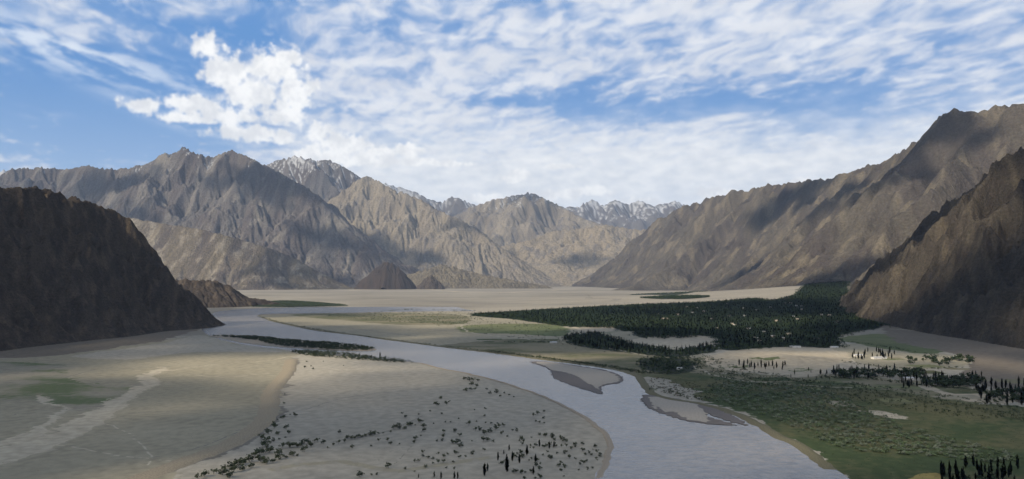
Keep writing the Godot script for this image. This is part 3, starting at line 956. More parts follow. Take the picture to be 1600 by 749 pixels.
const RIVER := [[935, 800], [928, 749], [940, 725], [948, 700], [944, 685], [930, 668], [905, 650], [870, 632], [840, 618], [800, 604], [760, 592], [720, 583], [690, 577], [650, 567], [560, 559], [500, 554], [450, 547.5], [385, 540], [345, 531], [322, 522], [314, 512], [320, 503], [324, 496], [334, 489], [350, 486], [385, 483], [440, 481.3], [540, 480], [700, 480], [800, 482], [930, 483.5],
	[930, 485.5], [800, 486], [700, 486.5], [600, 488], [520, 489.5], [430, 490.5], [402, 493], [420, 500], [450, 507], [500, 517], [560, 524], [600, 530], [640, 535], [700, 543], [760, 550], [800, 555], [860, 563], [900, 568], [950, 575], [985, 582], [1005, 590], [1012, 600], [1020, 610], [1040, 622], [1100, 632], [1150, 645], [1190, 662], [1230, 685], [1265, 700], [1290, 720], [1310, 735], [1330, 749], [1390, 800]]
const GROVES := [[[735, 493], [800, 488], [900, 482], [1000, 477], [1100, 473], [1180, 467], [1240, 463], [1290, 460], [1318, 460], [1326, 468], [1330, 480], [1345, 490], [1384, 495], [1382, 510], [1330, 520], [1305, 530], [1310, 543], [1250, 543], [1200, 545], [1128, 547], [1122, 530], [1100, 525], [1010, 530], [965, 514], [900, 512], [850, 506], [800, 499]],
	[[885, 526], [930, 521], [960, 530], [1000, 540], [1060, 547], [1110, 541], [1116, 549], [1060, 558], [1000, 554], [940, 547], [890, 538]], [[1000, 566], [1030, 560], [1075, 562], [1090, 574], [1060, 584], [1010, 580]]]
const BAR_A := [[830, 566], [860, 566.5], [900, 572], [940, 578], [964, 585], [972, 592], [969, 599], [946, 602], [939, 608], [941, 613], [936, 616], [900, 605], [878, 597], [864, 589], [861, 580], [848, 573]]
const BAR_B := [[1003, 623], [1011, 618], [1050, 622.5], [1090, 631], [1122, 641], [1150, 653], [1168, 665], [1150, 662], [1120, 652], [1095, 643], [1092, 645], [1110, 653], [1140, 662], [1150, 666], [1095, 662], [1060, 655], [1030, 645], [1010, 635]]
const ISLE := [[328, 526], [345, 523.5], [400, 526], [450, 531], [520, 536], [575, 543], [587, 547], [560, 549], [480, 545.5], [420, 541], [380, 536], [350, 530]]

func soil_material(a: Color, b: Color, scale: float) -> StandardMaterial3D:
	var m := StandardMaterial3D.new()
	var im := Image.create_from_data(1024, 1024, false, Image.FORMAT_L8, NB)
	im.resize(512, 512)
	im.convert(Image.FORMAT_RGB8)
	var dat := im.get_data()
	for i in range(0, dat.size(), 3):
		var t := clampf((dat[i] - 128) / 110.0 + 0.5, 0.0, 1.0)
		var c := a.lerp(b, t).linear_to_srgb()
		dat[i] = int(c.r * 255.0)
		dat[i + 1] = int(c.g * 255.0)
		dat[i + 2] = int(c.b * 255.0)
	m.albedo_texture = ImageTexture.create_from_image(Image.create_from_data(512, 512, false, Image.FORMAT_RGB8, dat))
	m.uv1_triplanar = true
	m.uv1_world_triplanar = true
	m.uv1_scale = Vector3.ONE * scale
	m.roughness = 0.95
	m.metallic_specular = 0.2
	return m

func make_river() -> void:
	var wm := StandardMaterial3D.new()
	wm.albedo_texture = soil_material(Color(0.185, 0.165, 0.14), Color(0.12, 0.116, 0.112), 1.0).albedo_texture
	wm.roughness = 0.22
	wm.metallic_specular = 0.5
	var nn := NoiseTexture2D.new()
	var fn := FastNoiseLite.new()
	fn.seed = 5
	fn.frequency = 0.05
	fn.fractal_octaves = 5
	nn.width = 1024
	nn.height = 1024
	nn.noise = fn
	nn.seamless = true
	nn.as_normal_map = true
	nn.bump_strength = 5.0
	wm.normal_enabled = true
	wm.normal_texture = nn
	wm.normal_scale = 0.25
	wm.uv1_triplanar = true
	wm.uv1_world_triplanar = true
	wm.uv1_scale = Vector3(1.0, 1.0, 2.0) / 620.0
	var river := outline(RIVER, 5.0, 14.0, 77)
	var o := put(sheet(river, 0.30), "river", wm)
	tag(o, "wide silty grey river winding through the valley floor", "", "", "structure")
	var pale := soil_material(Color(0.33, 0.30, 0.255), Color(0.25, 0.225, 0.19), 0.012)
	var wet := soil_material(Color(0.11, 0.10, 0.095), Color(0.15, 0.135, 0.125), 0.02)
	var dark := soil_material(Color(0.22, 0.19, 0.15), Color(0.29, 0.25, 0.195), 0.02)
	for b in [[BAR_A, "tongue shaped sandbar with a dark wet edge in mid river"], [BAR_B, "slender sandbar with a notched tail beside the green bank"], [ISLE, "low island of sand overgrown with shrubs at the river bend"]]:
		var edge := outline(b[0], 7.0, 5.0, 15)
		var bar := put(sheet(edge, 0.75, 0.4), "sandbar", wet if b[0] != ISLE else dark)
		tag(bar, b[1], "", "", "structure")
		if b[0] != ISLE:
			var inner := []
			if b[0] == BAR_A: inner = [[838, 567], [862, 567.2], [900, 573], [938, 579], [961, 586], [968, 592], [964, 598], [945, 601], [937, 607], [934, 609], [915, 597], [902, 589], [880, 582], [864, 579.5], [852, 573]]
			else: inner = [[1017, 621], [1050, 624], [1080, 630], [1098, 640], [1104, 652], [1108, 660], [1095, 660.5], [1070, 654], [1052, 644], [1040, 645], [1030, 637], [1022, 640], [1018, 630]]
			var dry := put(sheet(outline(inner, 8.0, 5.0, 19), 0.85, 0.08), "dry_sand", pale, bar)
	# cut banks
	var left := PackedVector2Array()
	for p in RIVER.slice(1, 14):
		var w := on_ground(p[0], p[1])
		left.append(Vector2(w.x, w.z))
	var bl := put(bank(roughen(left, 5.0, 14.0, 77, false), 1.5, 1.4, 7.0, -1.0, 0.28), "river_bank", dark)
	tag(bl, "low cut sand bank along the bushy side of the river", "", "", "structure")
	var right := PackedVector2Array()
	for p in RIVER.slice(38, 62):
		var w := on_ground(p[0], p[1])
		right.append(Vector2(w.x, w.z))
	var br := put(bank(roughen(right, 5.0, 14.0, 77, false), 1.8, 1.6, 16.0, -1.0, 0.28), "river_bank", soil_material(Color(0.09, 0.085, 0.05), Color(0.15, 0.135, 0.09), 0.02))
	tag(br, "grassy cut bank along the green side of the river", "", "", "structure")
	var sc := PackedVector2Array()
	for p in [[466, 561], [460, 583], [439, 611], [435, 645], [418, 669], [384, 692], [334, 713], [268, 738], [215, 760]]:
		var w := on_ground(p[0], p[1])
		sc.append(Vector2(w.x, w.z))
	var bs := put(bank(roughen(sc, 5.0, 12.0, 31, false), 3.0, 6.0, 26.0, -1.0, 0.01), "terrace_bank", soil_material(Color(0.29, 0.245, 0.175), Color(0.21, 0.18, 0.13), 0.015))
	tag(bs, "curved earth scarp between the tan terrace and pale sand", "", "", "structure")

# ------------------------------------------------------------------ plants
func crown_shape(kind: String, sd: int, leaves: int) -> ArrayMesh:      # one unit high, leaf sprays spread through the crown
	var r := RandomNumberGenerator.new()
	r.seed = sd
	var st := SurfaceTool.new()
	st.begin(Mesh.PRIMITIVE_TRIANGLES)
	var lumps := []
	if kind == "round":
		for i in 7:
			var a := r.randf() * TAU
			var q := r.randf_range(0.10, 0.30)
			lumps.append([Vector3(cos(a) * q, r.randf_range(0.30, 0.72), sin(a) * q), r.randf_range(0.18, 0.28)])
	elif kind == "shrub":
		for i in 8:
			var a := r.randf() * TAU
			var q := r.randf_range(0.05, 0.38)
			lumps.append([Vector3(cos(a) * q, r.randf_range(0.25, 0.62) , sin(a) * q), r.randf_range(0.20, 0.32)])
	else:
		for i in 9:
			var f := i / 8.0
			lumps.append([Vector3(r.randf_range(-0.02, 0.02), 0.14 + 0.78 * f, r.randf_range(-0.02, 0.02)), 0.035 + 0.10 * sin(PI * pow(0.12 + 0.86 * f, 0.8))])
	for i in leaves:
		var l: Array = lumps[i % lumps.size()]
		var dir := Vector3(r.randfn(), r.randfn(), r.randfn()).normalized()
		var rad: float = l[1]
		var c: Vector3 = l[0] + dir * rad * sqrt(r.randf()) 
		if c.y < 0.02: c.y = 0.02
		var nm := (dir + Vector3(r.randfn(), r.randfn() + 0.4, r.randfn()) * 0.5).normalized()
		var t := nm.cross(Vector3(r.randfn(), r.randfn(), r.randfn())).normalized()
		var b := nm.cross(t)
		var s := rad * r.randf_range(0.28, 0.55)
		if kind == "poplar":
			t = (Vector3.UP + dir * 0.3).normalized()
			b = t.cross(dir).normalized()
			nm = b.cross(t).normalized()
			s = rad * r.randf_range(0.5, 0.9)
		var p := [c - t * s, c + b * s * 0.6, c + t * s, c - b * s * 0.6]
		for k in [0, 1, 2, 0, 2, 3]:
			st.set_normal(nm)
			st.add_vertex(p[k])
	return st.commit()

func trunk_shape(kind: String, sd: int) -> ArrayMesh:
	var r := RandomNumberGenerator.new()
	r.seed = sd
	var st := SurfaceTool.new()
	st.begin(Mesh.PRIMITIVE_TRIANGLES)
	var limbs := [[Vector3.ZERO, Vector3(0, 0.9 if kind == "poplar" else 0.45, 0), 0.022, 0.006]]
	for i in (2 if kind == "poplar" else 4):
		var a := r.randf() * TAU
		var y := r.randf_range(0.15, 0.3)
		var out := 0.06 if kind == "poplar" else 0.25
		limbs.append([Vector3(0, y, 0), Vector3(cos(a) * out, y + 0.28, sin(a) * out), 0.012, 0.004])
	for l in limbs:
		var d: Vector3 = (l[1] - l[0]).normalized()
		var u := d.cross(Vector3(0.3, 0.1, 1)).normalized()
		var v := d.cross(u)
		for k in 5:
			var a0 := TAU * k / 5.0
			var a1 := TAU * (k + 1) / 5.0
			var e0 := u * cos(a0) + v * sin(a0)
			var e1 := u * cos(a1) + v * sin(a1)
			var q := [l[0] + e0 * l[2], l[0] + e1 * l[2], l[1] + e1 * l[3], l[1] + e0 * l[3]]
			for m in [0, 1, 2, 0, 2, 3]:
				st.set_normal(e0 if m == 0 or m == 3 else e1)
				st.add_vertex(q[m])
	return st.commit()

func leaf_material(c: Color, tint := false) -> StandardMaterial3D:
	var m := StandardMaterial3D.new()
	m.albedo_color = Color(1, 1, 1) if tint else c.linear_to_srgb()
	m.vertex_color_use_as_albedo = tint
	m.roughness = 0.8
	m.metallic_specular = 0.2
	m.cull_mode = BaseMaterial3D.CULL_DISABLED
	m.backlight_enabled = true
	m.backlight = Color(0.5, 0.5, 0.5) if tint else c
	return m

var protos := {}
func proto(kind: String, leaves: int, colors: Array) -> Array:
	var key := kind + str(leaves) + str(colors)
	if protos.has(key): return protos[key]
	var list := []
	var tones := ["dull", "pale", "deep", "bright"]
	var bark := leaf_material(Color(0.10, 0.08, 0.06))
	for i in colors.size() * 2:
		list.append([crown_shape(kind, 100 + i, leaves), leaf_material(colors[i % colors.size()]), trunk_shape(kind, 50 + i), bark, tones[i % colors.size()]])
	protos[key] = list
	return list

func sized(w: float, a: float, b: float) -> String:
	return "small" if w < a else ("middling" if w < b else "large")

func plant(called: String, label: String, category: String, group: String, kind: String, leaves: int, colors: Array, p: Vector3, wide: float, tall: float) -> void:
	var v: Array = proto(kind, leaves, colors)
	var q: Array = v[rng.randi() % v.size()]
	var o := Node3D.new()
	o.name = numbered(called)
	add_child(o)
	o.position = p - Vector3(0, 0.05, 0)
	o.rotation.y = rng.randf() * TAU
	o.scale = Vector3(wide, tall, wide)
	tag(o, label.replace("%", q[4]), category, group)
	put(q[2], "trunk", q[3], o)
	put(q[0], "crown", q[1], o)

func size_at(p: Vector3, px: float) -> float:
	return px * -p.z / LENS

const BUSH := [Color(0.050, 0.060, 0.032), Color(0.065, 0.075, 0.042), Color(0.042, 0.052, 0.030)]
const SILVER := [Color(0.115, 0.14, 0.09), Color(0.15, 0.17, 0.12), Color(0.085, 0.11, 0.06), Color(0.10, 0.135, 0.068)]
const DEEP := [Color(0.022, 0.034, 0.018), Color(0.034, 0.048, 0.023)]
const DARKP := [Color(0.055, 0.085, 0.038), Color(0.085, 0.12, 0.052)]

func scatter(poly: PackedVector2Array, count: int) -> PackedVector2Array:
	var lo := poly[0]
	var hi := poly[0]
	for p in poly:
		lo = lo.min(p)
		hi = hi.max(p)
	var out := PackedVector2Array()
	var tries := 0
	while out.size() < count and tries < count * 40:
		tries += 1
		var q := Vector2(rng.randf_range(lo.x, hi.x), rng.randf_range(lo.y, hi.y))
		if Geometry2D.is_point_in_polygon(q, poly): out.append(q)
	return out

func thicket(called: String, label: String, kind: String, leaves: int, spots: PackedVector2Array, wide: Vector2, tall: Vector2, colors: Array) -> void:
	var mm := MultiMesh.new()
	mm.transform_format = MultiMesh.TRANSFORM_3D
	mm.use_colors = true
	mm.mesh = crown_shape(kind, 300 + spots.size() % 17, leaves)
	mm.instance_count = spots.size()
	for i in spots.size():
		var s := spots[i]
		var w := rng.randf_range(wide.x, wide.y)
		var h := rng.randf_range(tall.x, tall.y)
		var b := Basis(Vector3.UP, rng.randf() * TAU) * Basis.from_scale(Vector3(w, h, w))
		mm.set_instance_transform(i, Transform3D(b, Vector3(s.x, ground_h(s.x, s.y) - 0.1, s.y)))
		var c: Color = colors[rng.randi() % colors.size()]
		var k := rng.randf_range(0.75, 1.3)
		mm.set_instance_color(i, Color(c.r * k, c.g * k, c.b * k))
	var o := MultiMeshInstance3D.new()
	o.name = numbered(called)
	o.multimesh = mm
	o.material_override = leaf_material(Color.WHITE, true)
	add_child(o)
	tag(o, label, "", "", "stuff")

func nearest(q: Vector2, pts: PackedVector2Array) -> float:
	var d := 1e9
	for p in pts: d = minf(d, q.distance_to(p))
	return d

func loose(spots: PackedVector2Array, by: float) -> PackedVector2Array:      # frayed edges
	for i in spots.size(): spots[i] += Vector2(rng.randfn(), rng.randfn()) * by
	return spots

func along(line: Array, spread: float, count: int) -> PackedVector2Array:     # spots along a line on the ground
	var pts := PackedVector2Array()
	for p in line:
		var w := on_ground(p[0], p[1])
		pts.append(Vector2(w.x, w.z))
	var out := PackedVector2Array()
	var total := 0.0
	for i in pts.size() - 1: total += pts[i].distance_to(pts[i + 1])
	for k in count:
		var t := rng.randf() * total
		var i := 0
		while i < pts.size() - 2 and t > pts[i].distance_to(pts[i + 1]):
			t -= pts[i].distance_to(pts[i + 1])
			i += 1
		out.append(pts[i].lerp(pts[i + 1], minf(1.0, t / pts[i].distance_to(pts[i + 1]))) + Vector2(rng.randfn(), rng.randfn()) * spread)
	return out

# places read from an enlargement of the sand spit: [x, y, width]
const SPIT := [[217, 100, 14], [255, 108, 12], [300, 75, 8], [390, 92, 6], [225, 75, 10], [245, 95, 8], [128, 220, 8], [124, 264, 16], [120, 328, 24], [173, 320, 24], [152, 312, 10], [95, 335, 10],
	[373, 391, 18], [428, 458, 20], [548, 430, 18], [587, 428, 22], [600, 442, 20], [513, 452, 12], [641, 443, 10], [653, 309, 14], [667, 323, 18], [726, 311, 10], [777, 298, 12], [805, 270, 28], [822, 241, 18], [852, 268, 26], [829, 308, 12], [865, 253, 10], [792, 352, 8],
	[590, 548, 30], [665, 555, 16], [462, 588, 36], [515, 582, 14], [538, 580, 16], [1240, 318, 20], [1258, 308, 20], [1287, 298, 14], [1283, 328, 16], [1248, 342, 12], [1265, 346, 14], [1285, 353, 14], [1020, 318, 14], [1022, 285, 12], [975, 290, 8],
	[888, 388, 22], [908, 408, 24], [838, 390, 20], [835, 410, 20], [830, 428, 18], [808, 430, 14], [880, 440, 28], [900, 440, 28], [915, 455, 30], [845, 345, 10], [868, 345, 10], [905, 330, 10], [950, 358, 30], [980, 382, 24], [1000, 382, 24], [1020, 398, 28], [1045, 390, 28], [1070, 378, 28], [1085, 368, 24], [1103, 362, 20],
	[1015, 430, 28], [1035, 428, 26], [1058, 432, 16], [1098, 398, 20], [1122, 410, 12], [985, 345, 12], [1025, 350, 14], [1050, 350, 12], [1078, 350, 10], [1145, 382, 12], [1165, 385, 18], [965, 432, 10], [745, 483, 20], [745, 498, 18], [768, 505, 18], [788, 510, 18], [812, 490, 18], [838, 500, 20], [812, 528, 24], [835, 525, 22], [790, 530, 14], [755, 548, 20], [710, 524, 20], [728, 520, 18], [855, 490, 14], [890, 485, 24], [910, 505, 20], [965, 488, 26], [935, 500, 14], [880, 525, 14], [1018, 472, 16], [1098, 532, 24], [850, 552, 14], [885, 555, 14], [708, 565, 10]]
const ROWS := [[80, 372, 34], [55, 396, 34], [135, 376, 26], [98, 400, 26], [146, 398, 24], [22, 425, 36], [46, 432, 36], [78, 430, 20], [105, 422, 14], [130, 414, 12], [40, 455, 46], [15, 490, 46], [60, 480, 40], [95, 488, 40], [115, 462, 34], [150, 458, 44], [185, 456, 34], [205, 446, 36], [230, 440, 30], [245, 456, 30], [215, 476, 34], [260, 434, 20], [275, 432, 24], [300, 440, 24], [320, 462, 14], [20, 522, 50], [45, 530, 40], [75, 525, 30], [100, 510, 40], [130, 508, 24], [165, 494, 36], [185, 496, 16],
	[-30, 520, 44], [-55, 530, 36], [-80, 540, 50], [-110, 548, 44], [-140, 556, 30], [-100, 570, 40], [-60, 560, 40], [-150, 580, 44], [-190, 575, 36], [-230, 588, 40], [-120, 592, 50], [-260, 600, 36], [-20, 548, 30], [-5, 500, 40], [345, 447, 16], [368, 441, 24], [395, 432, 18], [408, 418, 24], [425, 418, 22], [440, 420, 20], [456, 413, 24], [472, 412, 18], [490, 408, 20], [512, 404, 26], [525, 400, 28], [545, 398, 14], [568, 394, 10], [600, 388, 14], [620, 376, 30], [640, 374, 30], [662, 375, 22], [678, 360, 28], [692, 360, 24], [710, 360, 10], [730, 345, 26], [745, 365, 22], [750, 384, 24], [735, 406, 10], [712, 420, 22], [705, 435, 18], [755, 362, 14]]
const SHORE := [[932, 154, 22], [952, 158, 24], [970, 161, 26], [990, 160, 18], [960, 178, 26], [984, 185, 22], [935, 206, 26], [958, 200, 20], [978, 200, 18], [1030, 200, 14], [1045, 218, 20], [1075, 214, 26], [1090, 230, 16], [1108, 217, 14], [1130, 224, 12], [1152, 232, 10]]
const POPLARS := [[1020, 582, 60], [1034, 562, 38], [1130, 470, 30], [1145, 517, 45], [1175, 527, 45], [1080, 514, 40], [1106, 487, 22], [1120, 565, 80], [1210, 492, 50], [1248, 522, 40], [1238, 577, 40], [1265, 452, 35], [1310, 462, 35], [1330, 457, 30], [795, 590, 30], [826, 597, 36], [885, 597, 36], [900, 597, 34], [725, 592, 20], [553, 54, 26], [515, 60, 18], [460, 50, 18]]

func make_plants() -> void:
	for s in SPIT:
		var p := on_ground(400 + s[0] / 2.857, 540 + s[1] / 2.857)
		var w := size_at(p, s[2] / 2.857)
		plant("bushy_tree", sized(w, 5.0, 8.0) + " round bush in % green standing apart on the sand spit", "bush", "bushes scattered on the sand spit", "round", 110, BUSH, p, w * 1.25, w * rng.randf_range(0.85, 1.05))
	for s in ROWS:
		var p := on_ground(400 + s[0] / 2.857, 540 + s[1] / 2.857)
		var w := size_at(p, s[2] / 2.857)
		plant("bushy_tree", sized(w, 7.0, 11.0) + " dense bush in % green in the winding row below the terrace scarp", "bush", "bushes in the winding row", "round", 110, BUSH, p, w * 1.25, w * rng.randf_range(0.8, 1.0))
	for s in SHORE:
		var p := on_ground(400 + s[0] / 2.857, 540 + s[1] / 2.857)
		var w := size_at(p, s[2] / 2.857)
		plant("bushy_tree", sized(w, 7.0, 10.0) + " bush in % green in the clump close to the water's edge", "bush", "bushes near the water", "round", 110, BUSH, p, w * 1.2, w * 0.8)
	var area := outline_zoom([[1130, 430], [1220, 410], [1330, 395], [1420, 440], [1560, 440], [1562, 480], [1500, 560], [1350, 590], [1150, 600], [1100, 520], [1180, 470]])
	for q in scatter(area, 105):
		var w := rng.randf_range(2.2, 6.5)
		plant("bushy_tree", sized(w, 3.5, 5.2) + " bush in % green in the crowded tip of the sand spit", "bush", "bushes crowded on the spit's tip", "round", 110, BUSH, Vector3(q.x, 0, q.y), w * 1.2, w)
	for s in POPLARS:
		var p := on_ground(400 + s[0] / 2.857, 540 + s[1] / 2.857)
		var h := size_at(p, s[2] / 2.857)
		plant("poplar_tree", sized(h, 9.0, 13.0) + " slim poplar in % green rising among bushes of the sand spit", "poplar", "poplars on the sand spit", "poplar", 130, DARKP, p, h * 1.1, h)
	# silvery shrubs on the meadow: the largest one by one, the rest as a mass
	var lea := outline([[1110, 600], [1200, 600], [1290, 612], [1350, 636], [1420, 668], [1500, 690], [1590, 712], [1560, 724], [1440, 712], [1350, 708], [1290, 692], [1200, 652], [1130, 628]])
	var spots := scatter(lea, 1500)
	var near := Array(spots)
	near.sort_custom(func(a: Vector2, b: Vector2) -> bool: return a.y > b.y)
	var shore := outline(RIVER, 0.0, 40.0)
	var g1 := on_ground(1385, 648)
	var bare := Vector2(g1.x, g1.z)
	g1 = on_ground(1450, 745)
	var gold := Vector2(g1.x, g1.z)
	for k in 280:
		var q: Vector2 = near[k]
		var w := rng.randf_range(4.0, 10.0)
		var tall := w * rng.randf_range(0.5, 0.75)
		var spot := "beside the bare pale patch" if q.distance_to(bare) < 90.0 else ("beside the yellow field" if q.distance_to(gold) < 190.0 else ("close to the river bank" if nearest(q, shore) < 70.0 else "in the middle of the meadow"))
		plant("willow_shrub", sized(w, 6.0, 8.2) + (" low" if tall < w * 0.62 else " domed") + " shrub in % grey green " + spot, "shrub", "shrubs on the meadow", "shrub", 90, SILVER, Vector3(q.x, 0, q.y), w * 1.15, tall)
	thicket("shrubs", "mass of grey green shrubs covering the far part of meadow", "shrub", 60, PackedVector2Array(near.slice(280)), Vector2(5, 11), Vector2(3, 6.5), SILVER)
	var lea2 := outline([[1010, 598], [1100, 590], [1250, 600], [1500, 640], [1610, 690], [1610, 800], [1400, 800], [1300, 722], [1200, 668], [1110, 632]])
	thicket("low_scrub", "low tufts of scrub across the riverside meadow", "shrub", 24, scatter(lea2, 2600), Vector2(1.5, 4.5), Vector2(0.7, 2.0), [Color(0.05, 0.065, 0.03), Color(0.085, 0.085, 0.045), Color(0.07, 0.09, 0.05)])
	# poplars near the lower right corner and in rows round the fields: [x from, x to, y from, y to, count, height range px]
	var groves := [[1466, 1592, 728, 758, 42, 16, 34, "tall dark poplar in the close stand beside the yellow field", "poplars beside the yellow field"],
		[1152, 1176, 570, 577, 9, 9, 16, "dark poplar in the line below the sandy knoll", "poplars below the sandy knoll"],
		[1178, 1228, 571, 578, 16, 8, 15, "dark poplar in the row between the knoll and meadow", "poplars between knoll and meadow"],
		[1222, 1340, 578, 594, 26, 7, 12, "small dark poplar along the upper edge of the meadow", "poplars along the meadow edge"],
		[1330, 1400, 550, 562, 26, 8, 16, "slim poplar around the pale farm buildings", "poplars around the farm"],
		[1300, 1430, 577, 592, 46, 8, 15, "dark poplar in the long belt behind the white house", "poplars behind the white house"],
		[1408, 1450, 588, 608, 22, 10, 18, "dark poplar in the clump beside the white house", "poplars beside the white house"],
		[1440, 1535, 588, 604, 40, 9, 17, "dark poplar in the wide belt below the brown spur", "poplars below the brown spur"],
		[1518, 1610, 602, 634, 52, 12, 22, "dark poplar in the stand on the pale gullied slope", "poplars on the gullied slope"],
		[1000, 1030, 567, 574, 8, 8, 14, "small poplar beside the pale field at the grove", "poplars beside the pale field"]]
	for g in groves:
		for k in g[4]:
			var p := on_ground(rng.randf_range(g[0], g[1]), rng.randf_range(g[2], g[3]))
			var h := size_at(p, rng.randf_range(g[5], g[6]) * 0.75)
			plant("poplar_tree", sized(h, 12.0, 17.0) + " " + g[7].replace("dark", "% green"), "poplar", g[8], "poplar", 130, DARKP, p, h * rng.randf_range(0.75, 1.25), h)
	# broad trees between those poplars
	for g in [[1300, 1440, 583, 592, 66, "in the long belt behind the white house"], [1440, 1535, 594, 606, 76, "in the wide belt below the brown spur"], [1540, 1610, 615, 632, 34, "in the stand on the gullied slope"], [1420, 1535, 562, 572, 23, "along the far edge of the tan fields"], [1480, 1592, 748, 758, 12, "under the poplars beside the yellow field"]]:
		for k in g[4]:
			var p := on_ground(rng.randf_range(g[0], g[1]), rng.randf_range(g[2], g[3]))
			var h := size_at(p, rng.randf_range(7, 13))
			plant("broad_tree", sized(h, 10.0, 14.0) + " broad tree in % green " + g[5], "tree", "broad trees among the poplars", "round", 110, DEEP, p, h * 1.3, h)
	# the oasis wood and other distant masses
	var dark := [Color(0.020, 0.035, 0.019), Color(0.030, 0.048, 0.024), Color(0.018, 0.030, 0.018), Color(0.045, 0.064, 0.028)]
	var mixed := dark + [Color(0.045, 0.06, 0.03), Color(0.06, 0.078, 0.038)]
	var wood := PackedVector2Array()
	for q in scatter(outline(GROVES[0], 12.0, 90.0, 3), 62000):
		var ok := true
		for hs in clearings:
			if absf(q.x - hs.x) < hs.z * 0.6 and q.y - hs.y > -hs.z * 0.5 and q.y - hs.y < hs.z * 3.0:
				ok = false
				break
		if ok and gnoise.get_noise_2d(q.x * 2.2 + 900.0, q.y * 2.2) < 0.42: wood.append(q)
	thicket("oasis_wood", "dense dark green wood covering the village fan", "round", 44, loose(wood, 16.0), Vector2(7, 20), Vector2(6, 14), dark)
	thicket("oasis_poplars", "pointed poplars rising all through the oasis wood", "poplar", 36, scatter(outline(GROVES[0], 12.0, 90.0, 3), 7000), Vector2(14, 24), Vector2(13, 21), dark)
	thicket("painted_sunlit_trees", "trees painted a sunlit light green at the end of wood under the spur", "round", 60, scatter(outline([[1318, 486], [1345, 490], [1384, 496], [1382, 509], [1350, 512], [1325, 505]]), 420), Vector2(7, 14), Vector2(6, 11), [Color(0.06, 0.095, 0.03), Color(0.045, 0.07, 0.026), Color(0.085, 0.12, 0.04)])  # sunlight on these trees is put into the lighter leaf colours
	for i in [1, 2]:
		thicket("tree_belt", ["", "dark belt of trees between the pale terraces and meadow", "round dark copse at the head of the meadow"][i], "round", 50, loose(scatter(outline(GROVES[i], 8.0, 20.0, 5 + i), 1250 if i == 1 else 380), 14.0), Vector2(4, 14), Vector2(4, 13), mixed)
	thicket("belt_poplars", "pointed poplars standing along the belt between the pale terraces", "poplar", 50, scatter(outline(GROVES[1], 8.0, 20.0, 6), 260), Vector2(12, 20), Vector2(13, 20), dark)
	thicket("tree_belt", "thin green belt of trees under the low dark spur", "round", 24, scatter(outline([[385, 479], [430, 471], [480, 472], [545, 478], [500, 480], [430, 481]]), 2600), Vector2(9, 16), Vector2(6, 13), [Color(0.045, 0.065, 0.032), Color(0.06, 0.08, 0.04)])
	thicket("tree_belt", "two dark lines of trees at the foot of the far brown wall", "round", 24, scatter(outline([[985, 461], [1060, 459], [1130, 457], [1060, 461.5]]), 1800), Vector2(14, 26), Vector2(10, 17), dark)
	thicket("tree_belt", "lower dark line of trees on the pale far flats", "round", 24, scatter(outline([[1000, 466], [1060, 463], [1110, 464], [1060, 468]]), 1400), Vector2(14, 26), Vector2(10, 17), dark)
	thicket("island_shrubs", "dark thicket covering the river island", "round", 40, scatter(outline([[330, 526], [400, 527], [450, 532], [520, 537], [574, 543.5], [583, 547], [555, 548.5], [480, 545], [430, 540], [400, 533], [360, 528]]), 1500), Vector2(7, 13), Vector2(5, 10), [Color(0.024, 0.036, 0.018), Color(0.038, 0.05, 0.024)])
	thicket("shore_shrubs", "dark thicket on the sandy shore across the side channel", "round", 40, scatter(outline([[455, 549], [520, 551], [560, 556], [600, 560], [650, 568], [600, 566], [520, 560], [475, 556]]), 520), Vector2(6, 11), Vector2(4, 9), [Color(0.024, 0.036, 0.018), Color(0.038, 0.05, 0.024)])
	var fringe := along([[402, 494], [430, 503], [500, 517.5], [520, 520]], 9.0, 200)
	fringe.append_array(along([[470, 511], [520, 519], [600, 530], [760, 550]], 5.0, 130))
	fringe.append_array(along([[760, 549], [860, 562], [950, 573.5], [1010, 584], [1060, 584]], 9.0, 700))
	fringe.append_array(along([[1020, 606], [1060, 618], [1110, 628]], 12.0, 60))
	thicket("bank_shrubs", "line of dark shrubs fringing the far bank of the river", "shrub", 40, fringe, Vector2(4, 9), Vector2(2.5, 6), [Color(0.045, 0.055, 0.03), Color(0.06, 0.07, 0.035)])
	var thin := scatter(outline([[470, 490.5], [560, 489.5], [740, 487.5], [760, 496], [720, 506], [600, 503], [520, 496]]), 700)
	thin.append_array(scatter(outline([[640, 500], [760, 498], [960, 530], [1000, 556], [860, 540], [740, 520]]), 380))
	thin.append_array(along([[790, 536], [870, 535]], 8.0, 60))
	thin.append_array(along([[590, 487.5], [640, 484], [740, 486]], 12.0, 160))
	thicket("scattered_scrub", "scattered dark scrub on the tan land across the river", "shrub", 30, thin, Vector2(4, 11), Vector2(3, 8), [Color(0.05, 0.06, 0.032), Color(0.07, 0.08, 0.045)])
	thicket("bank_scrub", "reddish and green scrub on the sandy point at the meadow", "shrub", 40, scatter(outline([[1015, 592], [1045, 592], [1100, 606], [1130, 630], [1060, 622], [1025, 608]]), 170), Vector2(2.5, 7), Vector2(1.5, 4), [Color(0.07, 0.08, 0.045), Color(0.10, 0.07, 0.05), Color(0.05, 0.06, 0.03)])
	var hedge := scatter(outline([[1120, 580], [1240, 592], [1400, 606], [1600, 640], [1600, 660], [1400, 640], [1250, 612], [1120, 596]]), 800)
	hedge.append_array(along([[1280, 590], [1350, 592], [1440, 602], [1540, 612], [1610, 630]], 9.0, 260))
	hedge.append_array(along([[1100, 556], [1120, 566], [1180, 582], [1230, 590]], 5.0, 70))
	hedge.append_array(along([[1320, 566], [1430, 578], [1510, 574]], 6.0, 70))
	hedge.append_array(along([[1330, 535], [1400, 545], [1480, 560], [1520, 566]], 7.0, 110))
